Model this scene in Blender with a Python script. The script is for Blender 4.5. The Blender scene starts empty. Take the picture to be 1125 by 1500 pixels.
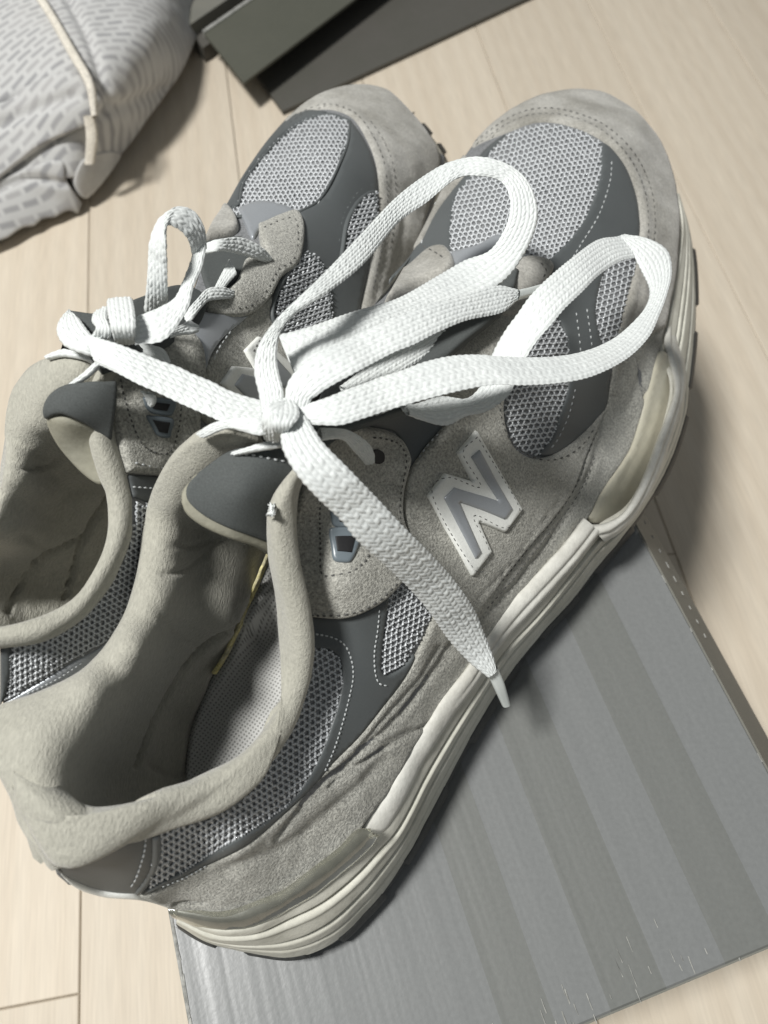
import bpy, math, random
import numpy as np
from mathutils import Vector, Matrix, noise, geometry
random.seed(4); rng = np.random.default_rng(4)
SC = bpy.context.scene
COL = SC.collection

# ------------------------------------------------------------------ camera
W0, H0 = 1125.0, 1500.0
FPX = 1130.0          # focal length in photo pixels
CAMH = 0.25           # lens height above the lid of the box (lid top is z = 0)
_n = np.array([-30., -600., -FPX]); _n /= np.linalg.norm(_n)
_Z = -_n
_f = np.array([0, 0, -1.]); _Y = _f - _f.dot(_Z) * _Z; _Y /= np.linalg.norm(_Y)
_X = np.cross(_Y, _Z)
R = np.array([_X, _Y, _Z])            # camera -> world
CAM = np.array([0, 0, CAMH])
cd = bpy.data.cameras.new('camera'); cam = bpy.data.objects.new('camera', cd); COL.objects.link(cam)
M = Matrix(R.tolist()).to_4x4(); M.translation = Vector(CAM); cam.matrix_world = M
cd.sensor_fit = 'VERTICAL'; cd.sensor_height = 24.0; cd.lens = 24.0 * FPX / H0
cd.clip_start = 0.01; cd.clip_end = 50
cd.dof.use_dof = True; cd.dof.focus_distance = 0.205; cd.dof.aperture_fstop = 11
SC.camera = cam
# ------------------------------------------------------------------ light
w = bpy.data.worlds.new('World'); SC.world = w; w.use_nodes = True
bg = w.node_tree.nodes['Background']; bg.inputs[0].default_value = (0.92, 0.97, 1.0, 1); bg.inputs[1].default_value = 0.185
def area(name, loc, target, size, power, color):
    l = bpy.data.lights.new(name, 'AREA'); l.size = size; l.energy = power; l.color = color
    o = bpy.data.objects.new(name, l); COL.objects.link(o); o.location = loc
    o.rotation_euler = (Vector(target) - Vector(loc)).to_track_quat('-Z', 'Y').to_euler()
    return o
LT = np.array([0.02, 0.13, 0.03]); LD = np.array([-0.46, -0.10, 1.0]); LD /= np.linalg.norm(LD)
area('ceiling_lamp', LT + LD * 1.9, LT, 0.27, 49, (1.0, 0.99, 0.965))
vs = SC.view_settings; vs.view_transform = 'Standard'; vs.look = 'None'; vs.exposure = 0; vs.gamma = 1

# ------------------------------------------------------------------ helpers
def U(px, py, z):
    px = np.asarray(px, float); py = np.asarray(py, float); z = np.asarray(z, float)
    d = np.stack([px - W0 / 2, H0 / 2 - py, np.full_like(px + py, -FPX)], -1) @ R.T
    t = (CAMH - z) / -d[..., 2]
    return d * t[..., None] + CAM

class TPS:
    def __init__(s, pts, smooth=1e-5):
        a = np.array(pts, float); s.c = a[:, :2] / 1000; n = len(a)
        K = s.k(s.c, s.c) + np.eye(n) * smooth
        P = np.hstack([np.ones((n, 1)), s.c])
        A = np.block([[K, P], [P.T, np.zeros((3, 3))]])
        s.w = np.linalg.solve(A, np.concatenate([a[:, 2], np.zeros(3)]))
    @staticmethod
    def k(a, b):
        r2 = ((a[:, None] - b[None]) ** 2).sum(-1)
        return 0.5 * r2 * np.log(r2 + 1e-12)
    def __call__(s, x, y):
        x = np.asarray(x, float); sh = x.shape
        q = np.stack([x.ravel(), np.asarray(y, float).ravel()], -1) / 1000
        out = np.empty(len(q))
        for i in range(0, len(q), 20000):
            qq = q[i:i + 20000]
            out[i:i + 20000] = s.k(qq, s.c) @ s.w[:-3] + s.w[-3] + qq @ s.w[-2:]
        return out.reshape(sh)

def surf(hf, x, y):
    """point and outward normal of a height field at photo bearings x, y"""
    e = 1.5
    p = U(x, y, hf(x, y))
    dx = U(x + e, y, hf(x + e, y)) - U(x - e, y, hf(x - e, y))
    dy = U(x, y + e, hf(x, y + e)) - U(x, y - e, hf(x, y - e))
    n = np.cross(dy, dx); n /= np.linalg.norm(n, axis=-1, keepdims=True) + 1e-12
    s = np.sign((n * (CAM - p)).sum(-1, keepdims=True)); s[s == 0] = 1
    return p, n * s

def crom(P, n, closed=False):
    """Catmull-Rom through the control points, n samples evenly spaced in arc length"""
    P = np.array(P, float)
    if len(P) == 2 and not closed:
        t = np.linspace(0, 1, n)[:, None]; return P[0] * (1 - t) + P[1] * t
    if closed: Q = np.vstack([P[-1:], P, P[:2]])
    else: Q = np.vstack([2 * P[:1] - P[1:2], P, 2 * P[-1:] - P[-2:-1]])
    out = []
    for i in range(len(Q) - 3):
        a, b, c, d = Q[i:i + 4]; t = np.linspace(0, 1, 16, endpoint=False)[:, None]
        out.append(0.5 * ((2 * b) + (c - a) * t + (2 * a - 5 * b + 4 * c - d) * t ** 2 + (3 * b - a - 3 * c + d) * t ** 3))
    out.append(Q[-2][None]); S = np.vstack(out)
    L = np.concatenate([[0], np.cumsum(np.linalg.norm(np.diff(S[:, :2], axis=0), axis=1))])
    u = np.linspace(0, L[-1], n)
    return np.stack([np.interp(u, L, S[:, k]) for k in range(S.shape[1])], -1)

def plen(P):
    P = np.array(P, float)[:, :2]; return np.linalg.norm(np.diff(P, axis=0), axis=1).sum()

def outline(poly, step):
    """closed outline: points are (x, y) smooth or (x, y, 1) sharp corner"""
    pts = [tuple(p) for p in poly]; cor = [i for i, p in enumerate(pts) if len(p) > 2]
    xy = [p[:2] for p in pts]
    if not cor:
        n = max(12, int(plen(xy + xy[:1]) / step)); return crom(xy, n + 1, True)[:-1]
    k = cor[0]; xy = xy[k:] + xy[:k]; cor = [c - k for c in cor] + [len(xy)]; xy2 = xy + [xy[0]]
    out = []
    for a, b in zip(cor[:-1], cor[1:]):
        seg = xy2[a:b + 1]; n = max(2, int(plen(seg) / step) + 1)
        out.append(crom(seg, n)[:-1])
    return np.vstack(out)

def inside(P, x, y):
    c = np.zeros(x.shape, bool); x1, y1 = P[:, 0], P[:, 1]; x2, y2 = np.roll(x1, -1), np.roll(y1, -1)
    for a, b, cc, d in zip(x1, y1, x2, y2):
        if b == d: continue
        m = ((b > y) != (d > y)) & (x < (cc - a) * (y - b) / (d - b) + a); c ^= m
    return c

def segdist(P, x, y, closed=True):
    q = np.stack([x, y], -1); best = np.full(x.shape, 1e9)
    A = P; B = np.roll(P, -1, 0) if closed else P[1:]
    if not closed: A = P[:-1]
    for a, b in zip(A, B):
        ab = b - a; t = np.clip(((q - a) @ ab) / (ab @ ab + 1e-9), 0, 1)
        d = np.linalg.norm(q - a - t[..., None] * ab, axis=-1); best = np.minimum(best, d)
    return best

def mesh(name, V, F, mat, parent=None, smooth=True, uv=None, stuff=False, label=None):
    V = np.asarray(V, float)
    if parent is not None:
        r = parent
        while r.parent: r = r.parent
        V = V - np.array(r.location)
    me = bpy.data.meshes.new(name)
    if isinstance(F, np.ndarray):
        nf, k = F.shape
        me.vertices.add(len(V)); me.vertices.foreach_set('co', V.ravel())
        me.loops.add(nf * k); me.loops.foreach_set('vertex_index', F.ravel().astype(np.int32))
        me.polygons.add(nf); me.polygons.foreach_set('loop_start', np.arange(0, nf * k, k, dtype=np.int32))
        me.polygons.foreach_set('loop_total', np.full(nf, k, dtype=np.int32))
        me.update(calc_edges=True)
    else:
        me.from_pydata(V.tolist(), [], F)
    if smooth: me.polygons.foreach_set('use_smooth', np.ones(len(me.polygons), bool))
    if uv is not None:
        li = np.empty(len(me.loops), np.int32); me.loops.foreach_get('vertex_index', li)
        ul = me.uv_layers.new(name='UVMap'); ul.data.foreach_set('uv', np.asarray(uv, float)[li].astype(np.float32).ravel())
    me.validate()
    if mat: me.materials.append(mat)
    o = bpy.data.objects.new(name, me); COL.objects.link(o)
    if parent is not None: o.parent = parent
    if stuff: o['kind'] = 'stuff'
    if label: o['label'] = label
    return o

def fbm(V, scale, oct=3):
    return np.array([noise.fractal(Vector(v) * scale, 1.0, 2.0, oct) for v in V])

def panel(name, poly, hf, t, mat, parent, step=5.0, r=4.0, grooves=(), bump=0, skirt=0.0014, lift=0, label=None, bscale=120):
    """a sheet cut to an outline and laid over the shoe's surface, t metres thick with a rounded edge"""
    B = outline(poly, step * 0.8)
    nb = len(B)
    d = np.roll(B, -1, 0) - np.roll(B, 1, 0); d /= np.linalg.norm(d, axis=1, keepdims=True) + 1e-9
    nrm = np.stack([-d[:, 1], d[:, 0]], -1)
    if not inside(B, B[:, 0] + nrm[:, 0] * .6, B[:, 1] + nrm[:, 1] * .6).mean() > .5: nrm = -nrm
    ex = []
    for q in (r * .3, r):
        c = B + nrm * q; ok = inside(B, c[:, 0], c[:, 1]); c = c[ok]
        dd = segdist(B, c[:, 0], c[:, 1]); ex.append(c[dd > q * .8])
    x0, y0 = B.min(0); x1, y1 = B.max(0)
    gx, gy = np.meshgrid(np.arange(x0, x1, step), np.arange(y0, y1, step * .87))
    gx[1::2] += step / 2
    gx = gx.ravel() + rng.uniform(-.1, .1, gx.size) * step; gy = gy.ravel()
    m = inside(B, gx, gy); gx, gy = gx[m], gy[m]
    dd = segdist(B, gx, gy); m = dd > r + step * .35; G = np.stack([gx[m], gy[m]], -1)
    pts = np.vstack([B] + ex + [G])
    res = geometry.delaunay_2d_cdt([Vector(p) for p in pts.tolist()], [], [list(range(nb))], 1, 1e-4)
    V2 = np.array([v[:] for v in res[0]]); F = [list(f) for f in res[2]]
    x, y = V2[:, 0], V2[:, 1]
    dist = segdist(B, x, y)
    k = np.clip(dist / r, 0, 1); prof = np.sqrt(np.clip(1 - (1 - k) ** 2, 0, 1))
    p, n = surf(hf, x, y)
    h = lift + t * prof
    for path, wd, dep in grooves:
        gp = crom(path, max(8, int(plen(path) / 8)))
        gd = segdist(gp, x, y, False); h = h - dep * np.exp(-(gd / wd) ** 2) * np.minimum(1, dist / 3)
    if bump: h = h + bump * fbm(p, bscale) * k
    V = p + n * h[:, None]
    # boundary skirt
    from collections import Counter
    ec = Counter()
    for f in F:
        for a, b in zip(f, f[1:] + f[:1]): ec[(min(a, b), max(a, b))] += 1
    V = list(V); low = {}
    base = p - n * skirt
    F2 = []
    for f in F:
        q = [V[i] for i in f]
        if np.dot(np.cross(q[1] - q[0], q[2] - q[0]), n[f[0]]) < 0: f = f[::-1]
        F2.append(f)
    for f in list(F2):
        for a, b in zip(f, f[1:] + f[:1]):
            if ec[(min(a, b), max(a, b))] == 1:
                for i in (a, b):
                    if i not in low: low[i] = len(V); V.append(base[i] + n[i] * lift)
                F2.append([b, a, low[a], low[b]])
    return mesh(name, np.array(V), F2, mat, parent, uv=None, label=label)

def knit(poly, hf, cell, ang, mat, parent, rad=0.0003, lift=0.0005, flat=0.55):
    """honeycomb of shiny threads lying over a window"""
    B = outline(poly, 4)
    c, s = math.cos(ang), math.sin(ang)
    def jit2(X, Y):
        q = np.round(X * 2) * 12.9898 + np.round(Y * 2) * 78.233; f_ = np.abs(np.sin(q) * 43758.5453) % 1; g_ = np.abs(np.sin(q * 1.7 + 3) * 24634.63) % 1
        return X + (f_ - .5) * cell * .22 + np.sin(Y / 31) * 1.5, Y + (g_ - .5) * cell * .22 + np.sin(X / 27) * 1.5
    x0, y0 = B.min(0) - 20; x1, y1 = B.max(0) + 20
    cx, cy = (x0 + x1) / 2, (y0 + y1) / 2; Rr = max(x1 - x0, y1 - y0) * .75
    a = cell / math.sqrt(3); segs = []
    ni = int(Rr / (1.5 * a)) + 1; nj = int(Rr / cell) + 1
    for i in range(-ni, ni + 1):
        for j in range(-nj, nj + 1):
            hx, hy = 1.5 * a * i, cell * (j + .5 * (i % 2))
            for k in range(3):
                t0, t1 = math.radians(60 * k), math.radians(60 * (k + 1))
                segs.append((hx + a * math.cos(t0), (hy + a * math.sin(t0)), hx + a * math.cos(t1), hy + a * math.sin(t1)))
    S = np.array(segs); S = S * np.array([1, flat / .55, 1, flat / .55])
    S = np.stack([cx + S[:, 0] * c - S[:, 1] * s, cy + S[:, 0] * s + S[:, 1] * c, cx + S[:, 2] * c - S[:, 3] * s, cy + S[:, 2] * s + S[:, 3] * c], -1)
    a1, b1 = jit2(S[:, 0], S[:, 1]); a2, b2 = jit2(S[:, 2], S[:, 3]); S = np.stack([a1, b1, a2, b2], -1)
    mx, my = (S[:, 0] + S[:, 2]) / 2, (S[:, 1] + S[:, 3]) / 2
    S = S[inside(B, mx, my)]
    if not len(S): return
    A, na = surf(hf, S[:, 0], S[:, 1]); Bq, nb = surf(hf, S[:, 2], S[:, 3]); Mq, nm = surf(hf, (S[:, 0] + S[:, 2]) / 2, (S[:, 1] + S[:, 3]) / 2)
    jit = rng.normal(0, .00004, (len(S), 1))
    A = A + na * (lift * .6 + jit); Bq = Bq + nb * (lift * .6 + jit); Mq = Mq + nm * (lift * 1.35 + jit)
    d = Bq - A; d /= np.linalg.norm(d, axis=1, keepdims=True); side = np.cross(d, nm)
    V = []; F = []
    rr = rad * rng.uniform(.85, 1.15, (len(S), 1))
    rows = []
    for P, n_, q in ((A, na, .8), (Mq, nm, 1.2), (Bq, nb, .8)):
        rows += [P - side * rr * q, P + n_ * rr * q, P + side * rr * q]
    V = np.stack(rows, 1).reshape(-1, 3); n = len(S)
    b = np.arange(n)[:, None] * 9
    quads = []
    for k in range(2):
        o = 3 * k
        for u, v in ((0, 1), (1, 2), (2, 0)):
            quads.append(np.hstack([b + o + u, b + o + v, b + o + 3 + v, b + o + 3 + u]))
    return mesh('knit_thread', V, np.vstack(quads), mat, parent, stuff=True)

def stitches(name, path, hf, lift, mat, parent, pitch=9.0, length=5.5, wd=0.00022, hgt=0.00022, closed=False):
    L = plen(path); n = max(2, int(L / pitch))
    P = crom(path, n * 2 + 1, closed)
    a0 = P[0:-1:2]; a1 = P[1::2]; dv = a1 - a0; ln = np.linalg.norm(dv, axis=1, keepdims=True) + 1e-9
    c = (a0 + a1) / 2; dv = dv / ln * length / 2; A = c - dv; B = c + dv
    pa, n1 = surf(hf, A[:, 0], A[:, 1]); pb, n2 = surf(hf, B[:, 0], B[:, 1])
    pa = pa + n1 * lift; pb = pb + n2 * lift; d = pb - pa; d /= np.linalg.norm(d, axis=1, keepdims=True)
    s = np.cross(d, n1); m = (pa + pb) / 2
    j = rng.uniform(.8, 1.2, (len(pa), 1))
    rows = [pa - n1 * .0002, pb - n1 * .0002]
    for q in (.25, .75):
        c0 = pa * (1 - q) + pb * q
        rows += [c0 - s * wd * j, c0 + n1 * hgt * j, c0 + s * wd * j]
    V = np.stack(rows, 1).reshape(-1, 3); b = np.arange(len(pa))[:, None] * 8
    T = [(0, 3, 2), (0, 4, 3), (2, 3, 6), (2, 6, 5), (3, 4, 7), (3, 7, 6), (5, 6, 1), (6, 7, 1)]
    F = np.vstack([np.hstack([b + t[0], b + t[1], b + t[2]]) for t in T])
    return mesh(name, V, F, mat, parent, stuff=True)

class Acc:
    def __init__(s): s.V = []; s.F = []; s.n = 0
    def add(s, V, F): s.V.append(V); s.F.append(F + s.n); s.n += len(V)
    def build(s, name, mat, parent, **k): return mesh(name, np.vstack(s.V), np.vstack(s.F), mat, parent, **k)

def ribbon(acc, left, right, z, thick=0.0013, weave=True, ncol=7, pitch=0.00165, amp=0.00034, zl=None, zr=None, ds=None, cap=True, hf=None, noisea=0):
    """flat woven ribbon between two edge lines; z = heights along it (list, evenly spread)"""
    N0 = 220
    l = crom(left, N0); r_ = crom(right, N0); s = np.linspace(0, 1, N0)
    def hz(zz): zz = np.array(zz, float); return crom(np.stack([np.linspace(0, 1, len(zz)), zz], -1), N0)[:, 1] if len(zz) > 2 else np.interp(s, np.linspace(0, 1, len(zz)), zz)
    zc = hz(z); z1 = zc + (hz(zl) if zl else 0); z2 = zc + (hz(zr) if zr else 0)
    Lp = U(l[:, 0], l[:, 1], z1); Rp = U(r_[:, 0], r_[:, 1], z2)
    C = (Lp + Rp) / 2; S = np.linalg.norm(np.diff(C, axis=0), axis=1); S = np.concatenate([[0], np.cumsum(S)])
    tot = S[-1]; ds = ds or pitch / 7
    n = max(8, int(tot / ds)); u = np.linspace(0, tot, n)
    f = lambda A: np.stack([np.interp(u, S, A[:, k]) for k in range(3)], -1)
    Lp, Rp = f(Lp), f(Rp); C = (Lp + Rp) / 2
    ax = Rp - Lp; hw = np.linalg.norm(ax, axis=1, keepdims=True) / 2; ax = ax / (2 * hw + 1e-12)
    T = np.gradient(C, axis=0); T /= np.linalg.norm(T, axis=1, keepdims=True)
    Nn = np.cross(ax, T); Nn /= np.linalg.norm(Nn, axis=1, keepdims=True)
    sg = np.sign((Nn * (CAM - C)).sum(1, keepdims=True)); Nn = Nn * np.median(sg)
    mt = ncol * 6 if weave else 16
    mb = ncol * 5 if weave else 8
    v = np.concatenate([np.linspace(-1, 1, mt, endpoint=False), np.linspace(1, -1, mb, endpoint=False)])
    top = np.concatenate([np.ones(mt), -np.ones(mb)])
    ang = np.sqrt(np.clip(1 - np.abs(v) ** 3.0, 0, 1))
    ht = ang * top * thick / 2
    K = len(v)
    VV, UU = np.meshgrid(v, u)
    HH = np.tile(ht, (n, 1))
    if weave:
        col = (VV + 1) / 2 * ncol; ci = np.clip(np.floor(col), 0, ncol - 1); fc = col - ci - .5
        sl = np.where(ci % 2 == 0, .55, -.55)
        ph = UU / pitch + sl * fc + .5 * (ci % 2)
        ph += .12 * np.sin(ci * 2.3 + np.floor(ph) * 1.7)
        fp = (ph - np.floor(ph)) - .5
        jt = 1 + .22 * np.sin(ci * 12.9 + np.floor(ph) * 78.2)
        b = np.clip(1 - (np.abs(fc) / .52) ** 2.2, 0, 1) ** .5 * np.clip(1 - (np.abs(fp) / .53) ** 2.2, 0, 1) ** .5
        edge = np.clip((1 - np.abs(VV)) * 6, .35, 1)
        HH = HH + np.tile(top, (n, 1)) * amp * b * jt * edge - np.tile(top, (n, 1)) * amp * .5
    P = C[:, None] + ax[:, None] * (hw * v[None])[..., None] + Nn[:, None] * HH[..., None]
    if weave:   # edges wobble with the weave
        wob = 1 + .02 * np.sin(UU / pitch * 2 * math.pi) * (np.abs(VV) > .9)
        P = C[:, None] + ax[:, None] * (hw * v[None] * wob)[..., None] + Nn[:, None] * HH[..., None]
    if noisea:
        q = P.reshape(-1, 3); q = q + np.repeat(Nn, K, 0) * (fbm(q, 260, 3) * noisea)[:, None]; P = q.reshape(P.shape)
    V = P.reshape(-1, 3)
    i = np.arange(n - 1)[:, None] * K; j = np.arange(K)[None]; j2 = (j + 1) % K
    F = np.stack([i + j, i + j2, i + K + j2, i + K + j], -1).reshape(-1, 4)
    acc.add(V, F)
    if cap:
        for e, o in ((0, 0), ((n - 1) * K, 1)):
            c = V[e:e + K].mean(0)[None]; k = np.arange(K); ring = V[e:e + K]
            acc.add(np.vstack([ring, c]), np.stack([k, (k + 1) % K, np.full(K, K), np.full(K, K)], -1))

def loft(name, rails, mat, parent, N=240, Mv=20, disp=None, bump=0, label=None):
    rr = [np.array(r, float) for r in rails]
    cr = []
    for r_ in rr:
        Q = np.vstack([2 * r_[:1] - r_[1:2], r_, 2 * r_[-1:] - r_[-2:-1]]); t = np.linspace(0, len(r_) - 1, N)
        i = np.minimum(t.astype(int), len(r_) - 2); f = (t - i)[:, None]; a, b, c, d = Q[i], Q[i + 1], Q[i + 2], Q[i + 3]
        cr.append(0.5 * ((2 * b) + (c - a) * f + (2 * a - 5 * b + 4 * c - d) * f ** 2 + (3 * b - a - 3 * c + d) * f ** 3))
    G = np.stack([U(c[:, 0], c[:, 1], c[:, 2]) for c in cr], 1)   # N x rails x 3
    k = G.shape[1]
    t = np.linspace(0, k - 1, Mv); Q = np.concatenate([2 * G[:, :1] - G[:, 1:2], G, 2 * G[:, -1:] - G[:, -2:-1]], 1)
    i = np.minimum(t.astype(int), k - 2); f = (t - i)[None, :, None]
    P = 0.5 * ((2 * Q[:, i + 1]) + (Q[:, i + 2] - Q[:, i]) * f + (2 * Q[:, i] - 5 * Q[:, i + 1] + 4 * Q[:, i + 2] - Q[:, i + 3]) * f ** 2 + (3 * Q[:, i + 1] - Q[:, i] - 3 * Q[:, i + 2] + Q[:, i + 3]) * f ** 3)
    du = np.gradient(P, axis=0); dv = np.gradient(P, axis=1); n = np.cross(du, dv); n /= np.linalg.norm(n, axis=-1, keepdims=True) + 1e-12
    s = np.sign((n * (CAM - P)).sum(-1)); n = n * np.sign(np.median(s))
    uu, vv = np.meshgrid(np.linspace(0, 1, N), np.linspace(0, 1, Mv), indexing='ij')
    h = np.zeros((N, Mv))
    if disp: h = h + disp(uu, vv)
    if bump: h = h + bump * fbm(P.reshape(-1, 3), 180).reshape(N, Mv)
    P = P + n * h[..., None]
    a = np.arange(N - 1)[:, None] * Mv + np.arange(Mv - 1)[None]
    F = np.stack([a, a + 1, a + Mv + 1, a + Mv], -1).reshape(-1, 4)
    return mesh(name, P.reshape(-1, 3), F, mat, parent, label=label)

def thing(name, label, cat, loc, group=None):
    o = bpy.data.objects.new(name, None); COL.objects.link(o); o.location = loc; o.empty_display_size = .02
    o['label'] = label; o['category'] = cat
    if group: o['group'] = group
    return o

# ------------------------------------------------------------------ materials
def mat(name, col, rough=.8, **k):
    m = bpy.data.materials.new(name); m.use_nodes = True; nt = m.node_tree; b = nt.nodes['Principled BSDF']
    b.inputs['Base Color'].default_value = (*col, 1); b.inputs['Roughness'].default_value = rough
    for a, v in k.items():
        if a in b.inputs: b.inputs[a].default_value = v
    m['b'] = 1
    return m, nt, b
def nd(nt, t, **k):
    n = nt.nodes.new(t)
    for a, v in k.items():
        if a.startswith('i_'):
            n.inputs[a[2:].replace('_', ' ')].default_value = v
        else: setattr(n, a, v)
    return n
def textured(name, c1, c2, c3=None, rough=.85, fine=900, low=35, bump=.4, dist=.0004, fine2=None, stretch=None, **k):
    """base colour drifts between c1 and c2 over `low`, speckled by fine noise; bump from the fine noise"""
    m, nt, b = mat(name, c1, rough, **k)
    L = nt.links; tc = nd(nt, 'ShaderNodeTexCoord'); mp = nd(nt, 'ShaderNodeMapping')
    L.new(tc.outputs['Object'], mp.inputs[0])
    if stretch: mp.inputs['Scale'].default_value = stretch
    nl = nd(nt, 'ShaderNodeTexNoise'); nl.inputs['Scale'].default_value = low; nl.inputs['Detail'].default_value = 4; nl.inputs['Roughness'].default_value = .6
    nf = nd(nt, 'ShaderNodeTexNoise'); nf.inputs['Scale'].default_value = fine; nf.inputs['Detail'].default_value = 4; nf.inputs['Roughness'].default_value = .65
    L.new(tc.outputs['Object'], nl.inputs[0]); L.new(mp.outputs[0], nf.inputs[0])
    r1 = nd(nt, 'ShaderNodeMapRange'); r1.inputs[1].default_value = .35; r1.inputs[2].default_value = .65; L.new(nl.outputs[0], r1.inputs[0])
    mx = nd(nt, 'ShaderNodeMix', data_type='RGBA'); L.new(r1.outputs[0], mx.inputs[0]); mx.inputs[6].default_value = (*c1, 1); mx.inputs[7].default_value = (*c2, 1)
    r2 = nd(nt, 'ShaderNodeMapRange'); r2.inputs[1].default_value = .3; r2.inputs[2].default_value = .7; r2.inputs[3].default_value = .62; r2.inputs[4].default_value = 1.38; L.new(nf.outputs[0], r2.inputs[0])
    if fine2 is not None: r2.inputs[3].default_value = 1 - fine2; r2.inputs[4].default_value = 1 + fine2
    vm = nd(nt, 'ShaderNodeVectorMath', operation='SCALE'); L.new(mx.outputs[2], vm.inputs[0]); L.new(r2.outputs[0], vm.inputs[3])
    L.new(vm.outputs[0], b.inputs['Base Color'])
    bp = nd(nt, 'ShaderNodeBump'); bp.inputs['Strength'].default_value = bump; bp.inputs['Distance'].default_value = dist
    L.new(nf.outputs[0], bp.inputs['Height']); L.new(bp.outputs[0], b.inputs['Normal'])
    return m
SU = textured('suede', (.36, .355, .315), (.435, .43, .387), rough=.95, fine=1500, low=40, bump=1, dist=.0006, fine2=.5, **{'Sheen Weight': .25})
SUD = textured('suede_worn', (.43, .42, .385), (.26, .25, .22), rough=.95, fine=1100, low=48, bump=.7, dist=.0004, fine2=.26, **{'Sheen Weight': .2})
DK = textured('coated_grey', (.088, .097, .098), (.104, .113, .114), rough=.5, fine=2500, low=20, bump=.12, dist=.0001, fine2=.06)
DK2 = textured('tongue_grey', (.068, .075, .073), (.080, .087, .085), rough=.85, fine=2500, low=20, bump=.2, dist=.0001, fine2=.2)
RF = textured('reflective_grey', (.34, .36, .38), (.38, .40, .42), rough=.4, fine=2500, low=20, bump=.1, dist=.0001, fine2=.05, Metallic=.3)
LIN = textured('terry_lining', (.385, .376, .318), (.41, .40, .342), rough=.92, fine=1700, low=30, bump=1, dist=.0004, stretch=(1, .4, 1), fine2=.16, **{'Sheen Weight': .35})
LIN2 = textured('smooth_lining', (.27, .26, .20), (.32, .31, .25), rough=.8, fine=900, low=60, bump=.3, dist=.0003, fine2=.1)
BASE = textured('mesh_backing', (.17, .175, .18), (.22, .225, .23), rough=.8, fine=1500, low=50, bump=.2)
THR, _, _ = mat('silver_thread', (.62, .64, .655), .4, Metallic=.15)
LACE = textured('white_lace', (.63, .655, .645), (.70, .725, .71), rough=.6, fine=2200, low=60, bump=.25, dist=.0002, fine2=.04, **{'Sheen Weight': .2, 'Subsurface Weight': .0})
STD, _, _ = mat('grey_stitch', (.10, .10, .095), .8)
STL, _, _ = mat('light_stitch', (.50, .52, .52), .6)
MID = textured('midsole_foam', (.65, .64, .565), (.52, .51, .44), rough=.55, fine=700, low=70, bump=.35, dist=.0003, fine2=.07)
MIDW = textured('midsole_white', (.66, .655, .605), (.54, .53, .48), rough=.5, fine=700, low=70, bump=.45, dist=.0004, fine2=.07)
OUT = textured('outsole_rubber', (.03, .032, .032), (.045, .046, .044), rough=.6, fine=700, low=50, bump=.3)
TPU = textured('clear_tpu', (.66, .66, .56), (.55, .55, .45), rough=.05, fine=300, low=80, bump=.15, fine2=.12, **{'Coat Weight': .8, 'Transmission Weight': .8})
TPY = textured('yellowed_tpu', (.56, .53, .42), (.48, .46, .37), rough=.25, fine=300, low=60, bump=.05, fine2=.05, **{'Coat Weight': .4})
WH = textured('white_leather', (.78, .79, .75), (.82, .83, .79), rough=.5, fine=1500, low=60, bump=.2, fine2=.05)
PL, _, _ = mat('eyelet_plastic', (.16, .19, .21), .28)
BLK, _, _ = mat('dark_gap', (.012, .012, .013), .6)
YEL = textured('foam_edge', (.62, .55, .22), (.5, .46, .3), rough=.9, fine=900, low=200, bump=.5)

# insole: perforated grey textile
def insole_mat():
    m, nt, b = mat('insole_textile', (.30, .30, .28), .85); L = nt.links
    tc = nd(nt, 'ShaderNodeTexCoord'); v = nd(nt, 'ShaderNodeTexVoronoi'); v.inputs['Scale'].default_value = 1050; v.inputs['Randomness'].default_value = .12
    mp = nd(nt, 'ShaderNodeMapping'); mp.inputs['Scale'].default_value = (1, 1, 0); mp.inputs['Rotation'].default_value = (0, 0, .5)
    L.new(tc.outputs['Object'], mp.inputs[0]); L.new(mp.outputs[0], v.inputs[0])
    r = nd(nt, 'ShaderNodeMapRange'); r.inputs[1].default_value = .12; r.inputs[2].default_value = .38; L.new(v.outputs[0], r.inputs[0])
    mx = nd(nt, 'ShaderNodeMix', data_type='RGBA'); mx.inputs[6].default_value = (.27, .27, .255, 1); mx.inputs[7].default_value = (.52, .52, .50, 1)
    L.new(r.outputs[0], mx.inputs[0]); L.new(mx.outputs[2], b.inputs['Base Color'])
    bp = nd(nt, 'ShaderNodeBump'); bp.inputs['Distance'].default_value = .0003; bp.inputs['Strength'].default_value = .6; L.new(r.outputs[0], bp.inputs['Height']); L.new(bp.outputs[0], b.inputs['Normal'])
    return m
INS = insole_mat()

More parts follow.
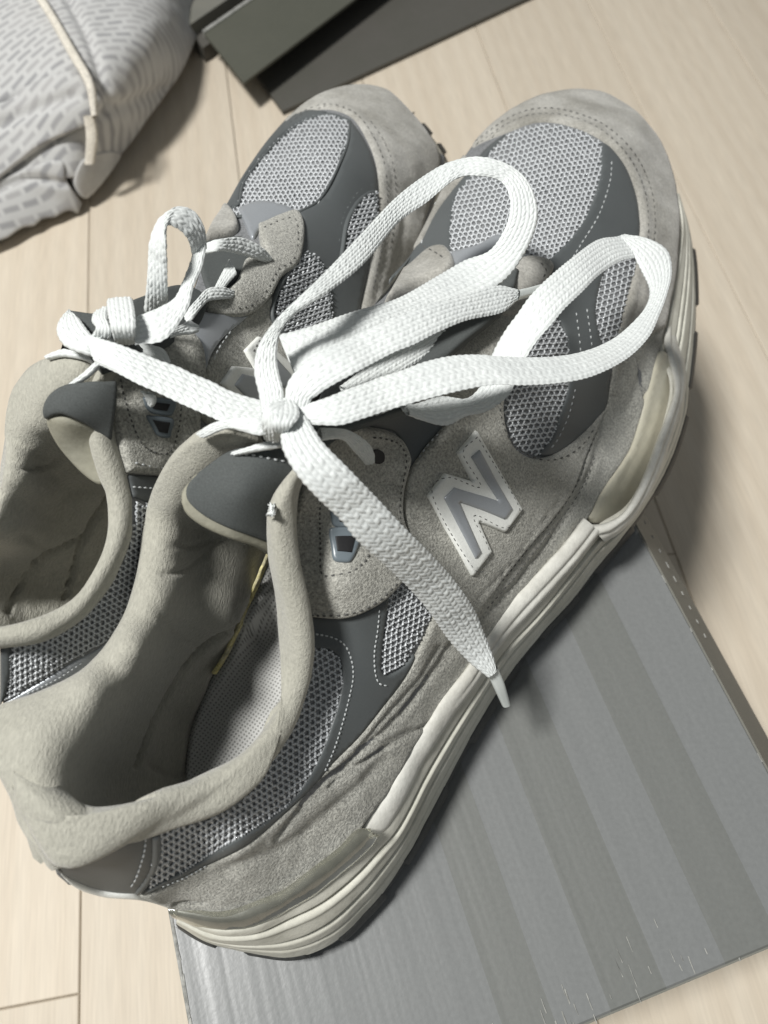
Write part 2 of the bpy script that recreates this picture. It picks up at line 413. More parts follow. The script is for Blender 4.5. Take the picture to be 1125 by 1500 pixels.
# ------------------------------------------------------------------ floor of pale planks
FZ = -0.12
def plank_mat():
    m, nt, b = mat('pale_wood', (.7, .6, .47), .55, **{'Specular IOR Level': .35}); L = nt.links
    tc = nd(nt, 'ShaderNodeTexCoord'); oi = nd(nt, 'ShaderNodeObjectInfo')
    add = nd(nt, 'ShaderNodeVectorMath', operation='ADD'); sc = nd(nt, 'ShaderNodeVectorMath', operation='SCALE'); sc.inputs[0].default_value = (3.1, 7.7, 0)
    L.new(oi.outputs['Random'], sc.inputs[3]); L.new(tc.outputs['Object'], add.inputs[0]); L.new(sc.outputs[0], add.inputs[1])
    mp = nd(nt, 'ShaderNodeMapping'); mp.inputs['Scale'].default_value = (26, 1.1, 1); L.new(add.outputs[0], mp.inputs[0])
    n1 = nd(nt, 'ShaderNodeTexNoise'); n1.inputs['Scale'].default_value = 1.6; n1.inputs['Detail'].default_value = 3; n1.inputs['Distortion'].default_value = 1.4; L.new(mp.outputs[0], n1.inputs[0])
    wv = nd(nt, 'ShaderNodeTexWave', wave_type='BANDS', bands_direction='X'); wv.inputs['Scale'].default_value = .9; wv.inputs['Distortion'].default_value = 9; wv.inputs['Detail'].default_value = 3; wv.inputs['Detail Scale'].default_value = .7
    L.new(mp.outputs[0], wv.inputs[0])
    mp2 = nd(nt, 'ShaderNodeMapping'); mp2.inputs['Scale'].default_value = (900, 45, 1); L.new(add.outputs[0], mp2.inputs[0])
    n2 = nd(nt, 'ShaderNodeTexNoise'); n2.inputs['Scale'].default_value = 1; n2.inputs['Detail'].default_value = 2; L.new(mp2.outputs[0], n2.inputs[0])
    mx = nd(nt, 'ShaderNodeMix', data_type='RGBA'); mx.inputs[6].default_value = (.55, .472, .37, 1); mx.inputs[7].default_value = (.64, .57, .465, 1)
    am = nd(nt, 'ShaderNodeMath', operation='MULTIPLY_ADD'); am.inputs[1].default_value = .3; L.new(wv.outputs[0], am.inputs[0])
    a2 = nd(nt, 'ShaderNodeMath', operation='MULTIPLY'); a2.inputs[1].default_value = .8; L.new(n1.outputs[0], a2.inputs[0]); L.new(a2.outputs[0], am.inputs[2])
    L.new(am.outputs[0], mx.inputs[0])
    r2 = nd(nt, 'ShaderNodeMapRange'); r2.inputs[1].default_value = .3; r2.inputs[2].default_value = .7; r2.inputs[3].default_value = .93; r2.inputs[4].default_value = 1.05; L.new(n2.outputs[0], r2.inputs[0])
    rr = nd(nt, 'ShaderNodeMapRange'); rr.inputs[3].default_value = .94; rr.inputs[4].default_value = 1.04; L.new(oi.outputs['Random'], rr.inputs[0])
    mm = nd(nt, 'ShaderNodeMath', operation='MULTIPLY'); L.new(r2.outputs[0], mm.inputs[0]); L.new(rr.outputs[0], mm.inputs[1])
    vm = nd(nt, 'ShaderNodeVectorMath', operation='SCALE'); L.new(mx.outputs[2], vm.inputs[0]); L.new(mm.outputs[0], vm.inputs[3]); L.new(vm.outputs[0], b.inputs['Base Color'])
    bp = nd(nt, 'ShaderNodeBump'); bp.inputs['Strength'].default_value = .12; bp.inputs['Distance'].default_value = .0004; L.new(n2.outputs[0], bp.inputs['Height']); L.new(bp.outputs[0], b.inputs['Normal'])
    return m
WOOD = plank_mat()
GAP, _, _ = mat('plank_gap', (.62, .52, .40), .8)
fl = mesh('floor', [(-3, -3, FZ - .006), (3, -3, FZ - .006), (3, 4, FZ - .006), (-3, 4, FZ - .006)], [[0, 1, 2, 3]], GAP, smooth=False)
fl['kind'] = 'structure'
PD = np.array([-.215, 1.0]); PD /= np.linalg.norm(PD); PN = np.array([PD[1], -PD[0]])
def plank_mesh(length, width):
    b = .0005; g = .00022; h = .006
    x0, x1, y0, y1 = g, width - g, g, length - g
    V = [(x0, y0, -h), (x1, y0, -h), (x1, y1, -h), (x0, y1, -h), (x0, y0, -b), (x1, y0, -b), (x1, y1, -b), (x0, y1, -b),
         (x0 + b, y0 + b, 0), (x1 - b, y0 + b, 0), (x1 - b, y1 - b, 0), (x0 + b, y1 - b, 0)]
    F = [(0, 1, 5, 4), (1, 2, 6, 5), (2, 3, 7, 6), (3, 0, 4, 7), (4, 5, 9, 8), (5, 6, 10, 9), (6, 7, 11, 10), (7, 4, 8, 11), (8, 9, 10, 11)]
    me = bpy.data.meshes.new('plank'); me.from_pydata(V, [], F); me.materials.append(WOOD); return me
PM = plank_mesh(.91, .105)
s0 = -.120 * PN[0] + 0   # a joint crosses x = -.120 at y = 0
joint = np.array([-.1305, -.0345]).dot(PD)
for i in range(-8, 12):
    for j in range(-3, 3):
        off = joint if i == -1 else joint + [.31, .62, .15, .47, .78][i % 5]
        if i == 0: off = joint + .80
        a = PN * (s0 + .1027 * i) + PD * (off + .91 * j)
        o = bpy.data.objects.new('plank', PM); COL.objects.link(o); o.parent = fl
        o.location = (a[0], a[1], FZ); o.rotation_euler = (0, 0, math.atan2(PD[1], PD[0]) - math.pi / 2); o.scale = (.1027 / .105, 1, 1)

# ------------------------------------------------------------------ striped grey box under the shoes
BU = np.array([-.356, .934]); BU /= np.linalg.norm(BU); BW = np.array([BU[1], -BU[0]])
def bp_(w_, u_, z): q = BW * w_ + BU * u_; return (q[0], q[1], z)
def box_mat():
    m, nt, b = mat('printed_card', (.3, .3, .29), .45); L = nt.links
    tc = nd(nt, 'ShaderNodeTexCoord'); mp = nd(nt, 'ShaderNodeMapping', vector_type='TEXTURE'); mp.inputs['Rotation'].default_value = (0, 0, math.atan2(BW[1], BW[0]))
    L.new(tc.outputs['Object'], mp.inputs[0]); sp = nd(nt, 'ShaderNodeSeparateXYZ'); L.new(mp.outputs[0], sp.inputs[0])
    # stripe edges in metres across the lid
    edges = [.0277, .042, .0573, .0748, .0935, .1117]
    cr = nd(nt, 'ShaderNodeValToRGB'); r = nd(nt, 'ShaderNodeMapRange'); r.inputs[1].default_value = -.06; r.inputs[2].default_value = .14; L.new(sp.outputs[0], r.inputs[0]); L.new(r.outputs[0], cr.inputs[0])
    e = cr.color_ramp; e.interpolation = 'CONSTANT'; e.elements[0].position = 0; e.elements[0].color = (1, 1, 1, 1); e.elements.remove(e.elements[1])
    for i, x in enumerate(edges):
        q = e.elements.new((x + .06) / .2); c = 0 if i % 2 == 0 else 1; q.color = (c, c, c, 1)
    n1 = nd(nt, 'ShaderNodeTexNoise'); n1.inputs['Scale'].default_value = 700; n1.inputs['Detail'].default_value = 5; L.new(tc.outputs['Object'], n1.inputs[0])
    mp2 = nd(nt, 'ShaderNodeMapping'); mp2.inputs['Scale'].default_value = (170, 4, 4); L.new(mp.outputs[0], mp2.inputs[0])
    n2 = nd(nt, 'ShaderNodeTexNoise'); n2.inputs['Scale'].default_value = 1; n2.inputs['Detail'].default_value = 2; L.new(mp2.outputs[0], n2.inputs[0])
    mx = nd(nt, 'ShaderNodeMix', data_type='RGBA'); L.new(cr.outputs[0], mx.inputs[0]); mx.inputs[6].default_value = (.152, .157, .148, 1); mx.inputs[7].default_value = (.184, .190, .188, 1)
    k = nd(nt, 'ShaderNodeMapRange'); k.inputs[1].default_value = .3; k.inputs[2].default_value = .7; k.inputs[3].default_value = .95; k.inputs[4].default_value = 1.05; L.new(n1.outputs[0], k.inputs[0])
    vm = nd(nt, 'ShaderNodeVectorMath', operation='SCALE'); L.new(mx.outputs[2], vm.inputs[0]); L.new(k.outputs[0], vm.inputs[3]); L.new(vm.outputs[0], b.inputs['Base Color'])
    r3 = nd(nt, 'ShaderNodeMapRange'); r3.inputs[3].default_value = .46; r3.inputs[4].default_value = .35; L.new(cr.outputs[0], r3.inputs[0]); L.new(r3.outputs[0], b.inputs['Roughness'])
    hh = nd(nt, 'ShaderNodeMath', operation='MULTIPLY_ADD'); hh.inputs[1].default_value = .12; L.new(n1.outputs[0], hh.inputs[0]); L.new(n2.outputs[0], hh.inputs[2])
    bp = nd(nt, 'ShaderNodeBump'); bp.inputs['Strength'].default_value = .35; bp.inputs['Distance'].default_value = .0009; L.new(hh.outputs[0], bp.inputs['Height']); L.new(bp.outputs[0], b.inputs['Normal'])
    return m
CARD = box_mat()
CARD2 = textured('plain_card', (.15, .15, .13), (.18, .175, .15), rough=.6, fine=500, low=30, bump=.2, fine2=.06)
CARDE = textured('card_edge', (.33, .33, .31), (.26, .26, .24), rough=.8, fine=500, low=90, bump=.3)
B = thing('shoebox', 'grey striped shoebox lying under the two shoes, its lid edges scuffed', 'shoebox', (*bp_(0, .08, FZ)[:2], FZ))
wl, wr, uf, ub = -.0520, .1338, -.0425, .205
def prism(rings, name, m, parent, bev=None, **k):
    V = [p for r_ in rings for p in r_]; n = len(rings[0]); F = []
    for a in range(len(rings) - 1):
        for i in range(n): F.append([a * n + i, a * n + (i + 1) % n, (a + 1) * n + (i + 1) % n, (a + 1) * n + i])
    F.append(list(range(n))[::-1]); F.append([(len(rings) - 1) * n + i for i in range(n)])
    return mesh(name, V, F, m, parent, smooth=False, **k)
def rect(a, b, c, d, z): return [bp_(a, c, z), bp_(b, c, z), bp_(b, d, z), bp_(a, d, z)]
e = .0007
prism([rect(wl + .003, wr - .003, uf + .003, ub - .003, FZ + .001), rect(wl + .003, wr - .003, uf + .003, ub - .003, -.003)], 'box_body', CARD2, B)
prism([rect(wl, wr, uf, ub, -.0028), rect(wl, wr, uf, ub, -e), rect(wl + e, wr - e, uf + e, ub - e, 0)], 'lid_top', CARD, B)
# skirts of the lid; the right one stands a little open
def skirt(p, q, out, sp, zb, name='lid_skirt'):
    p = np.array(p); q = np.array(q); o = np.array([*out, 0.])
    V = [(p[0], p[1], -.0006), (q[0], q[1], -.0006), *[(r_[0] + o[0] * sp, r_[1] + o[1] * sp, zb) for r_ in (q, p)]]
    V2 = [tuple(np.array(v) - o * .0012) for v in V]
    mesh(name, V + V2, [[0, 1, 2, 3], [7, 6, 5, 4], [0, 4, 5, 1], [1, 5, 6, 2], [2, 6, 7, 3], [3, 7, 4, 0]], CARD2, B, smooth=False)
qq = U(1078, 1000, -.03)[:2] @ BW
o1 = bp_(wr + .0006, uf, 0)[:2]; o2 = bp_(wr + .0006, ub, 0)[:2]
skirt(o1, o2, BW, max(.002, qq - wr), -.03)
skirt(bp_(wl - .0004, ub, 0)[:2], bp_(wl - .0004, uf, 0)[:2], -BW, .001, -.03)
skirt(bp_(wl, uf - .0004, 0)[:2], bp_(wr, uf - .0004, 0)[:2], -BU, .001, -.03)
skirt(bp_(wr, ub + .0004, 0)[:2], bp_(wl, ub + .0004, 0)[:2], BU, .001, -.03)
# worn edge flecks on the lid
V = []; F = []
def fleck(w_, u_, lw, lu, z=.0002):
    k = len(V); a = [bp_(w_ - lw, u_ - lu, z), bp_(w_ + lw, u_ - lu, z), bp_(w_ + lw, u_ + lu, z), bp_(w_ - lw, u_ + lu, z)]
    a = [(x + random.uniform(-.3, .3) * lw, y + random.uniform(-.2, .2) * lu, zz) for x, y, zz in a]
    V.extend(a); V.append(bp_(w_, u_, z + .00012)); F.extend([[k, k + 1, k + 4], [k + 1, k + 2, k + 4], [k + 2, k + 3, k + 4], [k + 3, k, k + 4]])
for i in range(90): fleck(wl + .0003, random.uniform(uf, .02), .0003, random.uniform(.0008, .004))
for i in range(10): fleck(wr - .0006, random.uniform(uf, .1), .00022, random.uniform(.0004, .0016))
for i in range(22): fleck(random.gauss(.062, .022), uf + abs(random.gauss(.003, .0035)), random.uniform(.0001, .00022), random.uniform(.0004, .002))
for i in range(6): fleck(random.uniform(.045, .085), uf + random.uniform(.004, .016), .0001, random.uniform(.001, .003))
mesh('scuff', V, F, CARDE, B, smooth=False, stuff=True)
V = []; F = []
for i in range(9):
    t = i / 8; px = 943 + (1030 - 943) * t; py = 768 + (933 - 768) * t; zz = -.0130
    p = U(px, py, zz); k = len(V); L_ = .0012 if i in (3, 4) else .0007
    for a, b_ in ((-1, -1), (1, -1), (1, 1), (-1, 1)):
        q = p[:2] + BW * .0002 * a + BU * L_ * b_; V.append((q[0], q[1], zz + .0015))
    F.append([k, k + 1, k + 2, k + 3])
mesh('scuff', V, F, CARDE, B, smooth=False, stuff=True)

# ------------------------------------------------------------------ dark box behind
DC = textured('dark_card', (.078, .080, .062), (.086, .087, .068), rough=.55, fine=400, low=15, bump=.1, fine2=.05)
DC2 = textured('dark_card_body', (.080, .078, .066), (.090, .085, .075), rough=.6, fine=400, low=15, bump=.1, fine2=.05)
def uu(px, py, z): return tuple(U(px, py, z))
def slab(name, pts, z, th, m, parent, **k):
    P = [np.array(uu(x, y, z)) for x, y in pts]; b = .0008; c = sum(P) / len(P)
    ins = [p + (c - p) / np.linalg.norm(c - p) * b for p in P]
    return prism([[(p[0], p[1], z - th) for p in P], [(p[0], p[1], z - b) for p in P], [(p[0], p[1], z) for p in ins]], name, m, parent, **k)
a0 = U(415, 170, FZ); a1 = U(780, 0, FZ); dirA = (a1 - a0) / np.linalg.norm(a1 - a0)
DB = thing('shoebox', 'dark olive shoebox with open flap standing behind the toes of the shoes', 'shoebox', tuple((a0 + a1) / 2 * [1, 1, 0] + [0, 0, FZ]))
nB = np.array([-dirA[1], dirA[0], 0])
lft = (U(376, 117, FZ) - a0); lft /= np.linalg.norm(lft)
A = [a0, a0 + dirA * .42, a0 + dirA * .42 + lft * .35, a0 + lft * .35]
prism([[(p[0], p[1], FZ + .001) for p in A], [(p[0], p[1], FZ + .004) for p in A]], 'box_body', DC2, DB)
ZB = FZ + .024
c0, c1, c2 = U(357, 121, ZB), U(299, 49, ZB), U(524, -5, ZB)
dr = (c2 - c0) / np.linalg.norm(c2 - c0); dl = c1 - c0
F4 = [c0, c0 + dr * .40, c0 + dr * .40 + dl, c1]
prism([[(p[0], p[1], ZB - .002) for p in F4], [(p[0], p[1], ZB) for p in F4]], 'box_lid', DC, DB)
cc = sum(F4) / 4; F5 = [p + (dr * .035 if i in (0, 3) else dr * -.02) + (dl * .4 if i in (0, 1) else dl * -.1) for i, p in enumerate(F4)]
prism([[(p[0], p[1], FZ + .0045) for p in F5], [(p[0], p[1], ZB - .0021) for p in F5]], 'box_wall', DC2, DB)
rim = [c1 - dl * .0, c1 + dr * .4, c1 + dr * .4 + dl * .045, c1 + dl * .045]
prism([[(p[0], p[1], ZB - .004) for p in rim], [(p[0], p[1], ZB + .0008) for p in rim]], 'lid_rim', CARDE, DB)
g = [c1 + dl * .06 - dr * .002, c1 + dr * .4 + dl * .06, c1 + dr * .4 + dl * .3, c1 + dl * .3 - dr * .002]
prism([[(p[0], p[1], FZ + .001) for p in g], [(p[0], p[1], FZ + .012) for p in g]], 'inner_flap', DC2, DB)
g = [c1 + dl * .3 - dr * .004, c1 + dr * .4 + dl * .3, c1 + dr * .4 + dl * .62, c1 + dl * .62 - dr * .004]
prism([[(p[0], p[1], FZ + .001) for p in g], [(p[0], p[1], FZ + .022) for p in g]], 'outer_flap', CARD2, DB)

# ------------------------------------------------------------------ cloth bundle
def cloth_mat():
    m, nt, b = mat('dashed_cotton', (.6, .6, .6), .9, **{'Sheen Weight': .2}); L = nt.links
    uv = nd(nt, 'ShaderNodeUVMap'); br = nd(nt, 'ShaderNodeTexBrick'); br.inputs['Scale'].default_value = 1
    br.inputs['Brick Width'].default_value = .0125; br.inputs['Row Height'].default_value = .0054; br.inputs['Mortar Size'].default_value = .0021; br.inputs['Mortar Smooth'].default_value = .6
    br.offset = .43
    nz = nd(nt, 'ShaderNodeTexNoise'); nz.inputs['Scale'].default_value = 22; nz.inputs['Detail'].default_value = 3
    L.new(uv.outputs[0], nz.inputs[0]); ms = nd(nt, 'ShaderNodeVectorMath', operation='MULTIPLY_ADD'); ms.inputs[1].default_value = (.003, .002, 0); L.new(nz.outputs['Color'], ms.inputs[0]); L.new(uv.outputs[0], ms.inputs[2])
    L.new(ms.outputs[0], br.inputs[0])
    br.inputs['Color1'].default_value = (.29, .29, .295, 1); br.inputs['Color2'].default_value = (.40, .395, .39, 1); br.inputs['Mortar'].default_value = (.50, .50, .49, 1)
    n2 = nd(nt, 'ShaderNodeTexNoise'); n2.inputs['Scale'].default_value = 900; L.new(uv.outputs[0], n2.inputs[0])
    bp = nd(nt, 'ShaderNodeBump'); bp.inputs['Strength'].default_value = .4; bp.inputs['Distance'].default_value = .0006; L.new(n2.outputs[0], bp.inputs['Height']); L.new(bp.outputs[0], b.inputs['Normal'])
    L.new(br.outputs[0], b.inputs['Base Color'])
    return m
CL = cloth_mat(); CLP = textured('cream_piping', (.62, .58, .50), (.68, .64, .56), rough=.9, fine=900, low=60, bump=.4)
CW = textured('cream_cotton', (.54, .54, .525), (.46, .455, .44), rough=.9, fine=700, low=60, bump=.4, fine2=.06)
CB = thing('laundry_bundle', 'crumpled white cloth bundle with grey dashes and cream piping at the floor corner', 'cloth', (-.3, .5, FZ))
HC = TPS([(0, 0, .0), (80, 60, .0), (40, 150, -.03), (150, 40, -.005), (230, 30, -.03), (290, 20, -.105), (292, 60, -.113), (262, 125, -.115), (215, 190, -.115), (175, 240, -.115), (0, 250, -.07), (100, 200, -.05), (140, 175, -.045), (190, 140, -.05), (240, 90, -.06), (120, 250, -.08), (-80, 0, .0), (-80, 200, -.04), (-80, 340, -.09), (60, 280, -.09), (0, 330, -.1), (150, -80, 0), (290, -80, -.07), (-50, -80, .02)]); _hc = HC; HC = lambda x, y: -.115 + (_hc(x, y) + .115) * .6
def cloth(name, poly, m, lift=.0, t=.001, gro=(), bump=.0015, step=5, hf=HC):
    B_ = outline(poly, step); o = panel(name, poly, hf, t, m, CB, step=step, r=3, grooves=gro, bump=bump, bscale=30, skirt=.03, lift=lift)
    me = o.data; n = len(me.vertices); co = np.empty(n * 3); me.vertices.foreach_get('co', co); co = co.reshape(-1, 3)
    a = math.radians(38); u_ = co[:, 0] * math.cos(a) + (co[:, 1]) * math.sin(a); v_ = -co[:, 0] * math.sin(a) + co[:, 1] * math.cos(a) 
    li = np.empty(len(me.loops), np.int32); me.loops.foreach_get('vertex_index', li)
    ul = me.uv_layers.new(name='UVMap'); ul.data.foreach_set('uv', np.stack([u_, v_], -1)[li].astype(np.float32).ravel()); return o
cloth('cloth', [(-120, -90, 1), (300, -90, 1), (291, -20), (293, 20), (287, 55), (262, 110), (215, 175), (178, 225), (140, 252), (90, 262), (30, 262), (-120, 280, 1)], CL,
      gro=[([(-20, 165), (60, 135), (120, 112)], 9, .006), ([(150, 165), (190, 150), (240, 130)], 10, .003), ([(90, -20), (130, 60), (160, 150)], 6, .004), ([(-20, 250), (60, 205), (120, 180)], 6, .003)])
cloth('cloth_fold', [(-120, 150, 1), (0, 158), (50, 130), (105, 112), (125, 125), (133, 170), (110, 190), (70, 212), (30, 240), (-20, 275), (-120, 310, 1)], CL, lift=.004, t=.0025, gro=[([(-20, 200), (60, 165), (110, 145)], 8, .003)])
cloth('cloth_hem', [(-120, 290, 1), (0, 262), (40, 246), (90, 235), (96, 262), (104, 275, 1), (118, 296, 1), (113, 312, 1), (98, 308), (80, 318, 1), (62, 321), (50, 331, 1), (32, 334), (14, 346, 1), (0, 352), (-120, 390, 1)], CL, lift=.0005, t=.002, bump=.001, gro=[([(-20, 290), (40, 262), (95, 268)], 5, .003)])
cloth('cloth_fold', [(108, 262), (120, 235), (150, 222), (175, 225), (165, 245), (145, 270), (125, 290), (113, 280)], CW, lift=.0005, t=.0015)
acc = Acc(); ribbon(acc, [(20, -40), (60, 10), (100, 80), (125, 125), (134, 172)], [(34, -44), (74, 10), (113, 76), (138, 122), (143, 170)], [HC(np.array(27.), np.array(-42.)) + .006, HC(np.array(67.), np.array(10.)) + .006, HC(np.array(106.), np.array(78.)) + .006, HC(np.array(131.), np.array(123.)) + .010, HC(np.array(138.), np.array(171.)) + .010], thick=.005, weave=False)
acc.build('piping', CLP, CB)
acc = Acc(); ribbon(acc, [(122, 170), (126, 200), (124, 240)], [(138, 170), (143, 200), (138, 240)], [HC(np.array(130.), np.array(170.)) + .006, HC(np.array(134.), np.array(200.)) + .005, HC(np.array(131.), np.array(240.)) + .004], thick=.003, weave=False)
acc.build('cloth_tape', CLP, CB)

# ================================================================== RIGHT SHOE
HR = TPS([
 # feather line above the midsole
 (250,1330,.040),(330,1338,.037),(400,1318,.036),(470,1276,.036),(530,1217,.036),(580,1135,.035),(630,1055,.034),(690,970,.033),(760,880,.032),(855,765,.030),(905,690,.029),(955,600,.029),(972,500,.033),(988,400,.038),(994,320,.042),
 # collar edge
 (60,1262,.084),(140,1242,.086),(200,1225,.083),(300,1188,.076),(400,1108,.069),(450,1000,.067),(450,910,.070),(430,800,.082),(428,740,.090),(440,700,.096),
 (150,1305,.062),(200,1308,.058),(220,1260,.072),(300,1250,.058),(300,1295,.048),(350,1235,.060),(400,1200,.057),(400,1265,.045),(450,1160,.056),(450,1215,.046),(500,1090,.055),(520,1000,.060),(560,1080,.047),(610,1000,.046),
 (540,900,.069),(500,850,.078),(480,720,.088),(560,650,.085),(620,700,.076),(600,800,.068),(650,900,.054),(700,850,.0515),(765,790,.047),(700,720,.064),(800,690,.052),(880,610,.037),(700,600,.077),(770,570,.066),(840,600,.048),
 # vamp, toe
 (600,600,.088),(620,540,.090),(560,560,.098),(690,490,.081),(760,420,.076),(770,500,.071),(850,450,.063),(900,460,.056),(945,440,.047),(930,530,.042),(880,520,.053),
 (780,350,.071),(780,280,.070),(700,330,.069),(840,250,.067),(880,300,.063),(920,300,.057),(960,290,.049),(850,185,.061),(760,190,.059),(710,235,.059),(850,136,.046),(740,158,.043),(690,215,.046),(650,280,.052),(620,340,.058),(640,400,.072),(600,385,.062),(560,450,.083),(965,215,.042),(915,155,.042),(930,200,.053),(700,420,.078)
])
RS = thing('sneaker', 'front grey suede and mesh sneaker with big white lace bow and full letter N', 'sneaker', (0.01, .06, 0.0), None)
SH = RS
def P_(name, poly, t, m, **k): return panel(name, poly, k.pop('hf', HR), t, m, k.pop('root', SH), **k)

base = P_('shell', [(100,1296,1),(200,1309),(250,1326),(333,1334),(417,1308),(497,1250),(545,1200),(577,1143),(627,1060),(683,983),(750,883),(827,800),(857,762,1),(900,762,1),(940,695),(968,640),(984,590),(985,555),(966,520),(978,460),(986,415),(991,370),(993,320),(985,260),(967,212),(925,163),(890,141),(850,134),(787,145),(743,168),(700,205),(680,230),(650,275),(620,335),(603,375),(560,430),(500,520),(440,640,1),(428,733),(422,777),(430,850),(440,890),(452,950),(445,1010),(430,1050),(395,1115),(363,1162),(310,1195),(233,1219),(143,1243),(83,1272)], .0002, BASE, step=7, r=4)

# --- midsole
R0 = [(262,1338),(320,1362),(375,1356),(420,1331),(465,1305),(510,1268),(545,1230),(575,1198),(617,1117),(677,1023),(733,943),(787,887),(833,830),(877,777),(925,742),(958,678),(982,605),(986,560),(968,514),(976,460),(984,415),(992,370),(995,325),(988,285)]
R3 = [(262,1356),(305,1381),(370,1397),(430,1403),(490,1380),(537,1336),(567,1300),(605,1240),(642,1170),(692,1075),(745,990),(792,930),(835,883),(870,837),(905,795),(943,745),(980,680),(1004,610),(1010,560),(1016,505),(1019,450),(1017,385),(1009,330),(994,285)]
zt = np.interp(np.arange(24), [0, 3, 8, 14, 18, 23], [.037, .033, .030, .028, .032, .040])
zb = np.interp(np.arange(24), [0, 4, 14, 18, 23], [.014, .010, .010, .013, .027])
def mix(A, Bm, f, zf, out=0):
    r_ = []
    for i, (a, b) in enumerate(zip(A, Bm)):
        r_.append((a[0] * (1 - f) + b[0] * f, a[1] * (1 - f) + b[1] * f, zt[i] * (1 - zf) + zb[i] * zf))
    return r_
def mid_disp(u, v):
    g = lambda c, wd, d: -d * np.exp(-((v - c) / wd) ** 2)
    h = 0.0012 * np.sin(np.clip(v, 0, 1) * math.pi)
    c1 = .34 + .10 * np.sin(u * 5); c2 = .66 + .06 * np.sin(u * 6 + 1)
    fore = np.clip((u - .62) * 12, 0, 1)
    h = h + g(c1, .02, .0018) + g(c1 + .06, .03, -.0004) + g(c2, .022, .0018) + g(.86, .015, .0006) + fore * (g(.17, .02, .0009) + g(.52, .02, .0011) + g(.86, .02, .0008))
    return h
inner = [(x - 6, y - 4, z) for (x, y), z in zip(R0, zt + .001)]
loft('midsole', [inner, mix(R0, R3, 0, 0), mix(R0, R3, .33, .25), mix(R0, R3, .66, .55), mix(R0, R3, 1, 1)], MID, RS, N=420, Mv=110, disp=mid_disp, bump=.00008)
R4 = [(x + dx * .55, y + dy * .55, z) for (x, y), (dx, dy), z in zip(R3, [(4,3),(4,4),(6,2),(8,1),(8,6),(9,7),(9,8),(10,8),(11,8),(12,10),(11,9),(9,7),(9,8),(9,8),(9,8),(8,8),(8,6),(7,4),(6,2),(6,0),(5,-2),(4,-3),(1,0),(0,0)], np.maximum(zb - .006, .001))]
R5 = [(x - 8, y - 4, max(.0006, z - .006)) for x, y, z in R4]
def out_disp(u, v):
    s = np.sin(u * 62 + .6 * np.sin(u * 13)); return np.where(s > -.5, .0005, -.0006) * np.clip(v * 3, 0, 1)
loft('outsole', [q[:-1] for q in [[(x - 5, y - 3, z + .001) for x, y, z in mix(R0, R3, 1, 1)], [(x, y, z - .0005) for x, y, z in mix(R0, R3, 1, 1)], R4, R5]], OUT, RS, N=420, Mv=16, disp=out_disp)
# sole plate: the footprint closed underneath
ol = crom([r_[:2] for r_ in R3], 60); pl = U(ol[:, 0], ol[:, 1], np.interp(np.linspace(0, 23, 60), np.arange(24), zb))
med = [(-.050, .012), (-.055, .05), (-.050, .10), (-.040, .15), (-.022, .19), (0.0, .225), (.030, .250), (.060, .265), (.085, .26)]
mc = crom(med, 40)[::-1]
ring = np.vstack([np.c_[pl[:, :2], np.interp(pl[:, 1], [0, .2, .32], [.002, .004, .024])], np.c_[mc, np.interp(mc[:, 1], [0, .2, .32], [.002, .004, .024])]])
V = list(map(tuple, ring)) + [(x, y, z + .012) for x, y, z in ring * [1, 1, 1]]
n = len(ring); cen = ring.mean(0); ringi = ring + (cen - ring) / np.linalg.norm(cen - ring, axis=1, keepdims=True) * .022
V = np.vstack([ringi, ringi + [0, 0, .010]]); F = [[i, (i + 1) % n, n + (i + 1) % n, n + i] for i in range(n)] + [list(range(n))[::-1], list(range(n, 2 * n))]
mesh('sole_plate', V, F, OUT, RS, smooth=False)
# upper white band of the midsole
MT = [(523,1214),(550,1180),(577,1143),(603,1093),(627,1060),(650,1023),(683,983),(713,937),(750,883),(787,843),(827,800),(857,761)]
MB_ = [(553,1222),(568,1208),(592,1168),(617,1117),(637,1087),(662,1047),(695,1003),(728,950),(768,905),(805,865),(845,820),(878,778)]
f2 = lambda f, z: [(a[0] * (1 - f) + b[0] * f, a[1] * (1 - f) + b[1] * f, z) for a, b in zip(MT, MB_)]
loft('midsole_band', [[(x - 3, y - 2, .0345) for x, y in MT], f2(0, .0362), f2(.5, .0355), f2(1, .0325), [(x + 2, y + 1, .028) for x, y in MB_]], MIDW, RS, N=260, Mv=40, bump=.0001,
     disp=lambda u, v: .0003 * np.sin(v * math.pi) - np.clip((u - .45) * 5, 0, 1) * .0007 * np.exp(-((v - .62) / .05) ** 2))
# scuffed white band continuing along the clear window
MW = [(866,772),(890,768),(918,748),(942,705),(965,645),(984,592),(989,565),(984,540),(974,505),(976,470)]
MV = [(884,792),(905,780),(932,752),(958,708),(980,650),(997,598),(1003,565),(1001,535),(992,505),(988,470)]
f3 = lambda f, z: [(a[0] * (1 - f) + b[0] * f, a[1] * (1 - f) + b[1] * f, z) for a, b in zip(MW, MV)]
loft('midsole_band', [f3(-.2, .029), f3(0, .0325), f3(.5, .032), f3(1, .027), f3(1.1, .022)], MIDW, RS, N=200, Mv=40, bump=.00018, disp=lambda u, v: .0005 * np.sin(v * math.pi) - .0006 * np.exp(-((v - .55) / .05) ** 2))
# clear gel in the heel
TT = [(246,1330),(295,1334),(333,1335),(372,1324),(417,1307),(460,1274),(497,1246),(523,1220),(543,1218)]
TB = [(262,1343),(305,1361),(350,1361),(385,1350),(425,1328),(467,1302),(508,1268),(538,1241),(552,1224)]
f4 = lambda f, z: [(a[0] * (1 - f) + b[0] * f, a[1] * (1 - f) + b[1] * f, z) for a, b in zip(TT, TB)]
loft('heel_gel', [f4(-.15, .036), f4(0, .0395), f4(.45, .0385), f4(1, .034), f4(1.15, .030)], TPU, RS, N=160, Mv=20, bump=.00015, disp=lambda u, v: .0010 * np.sin(v * math.pi))
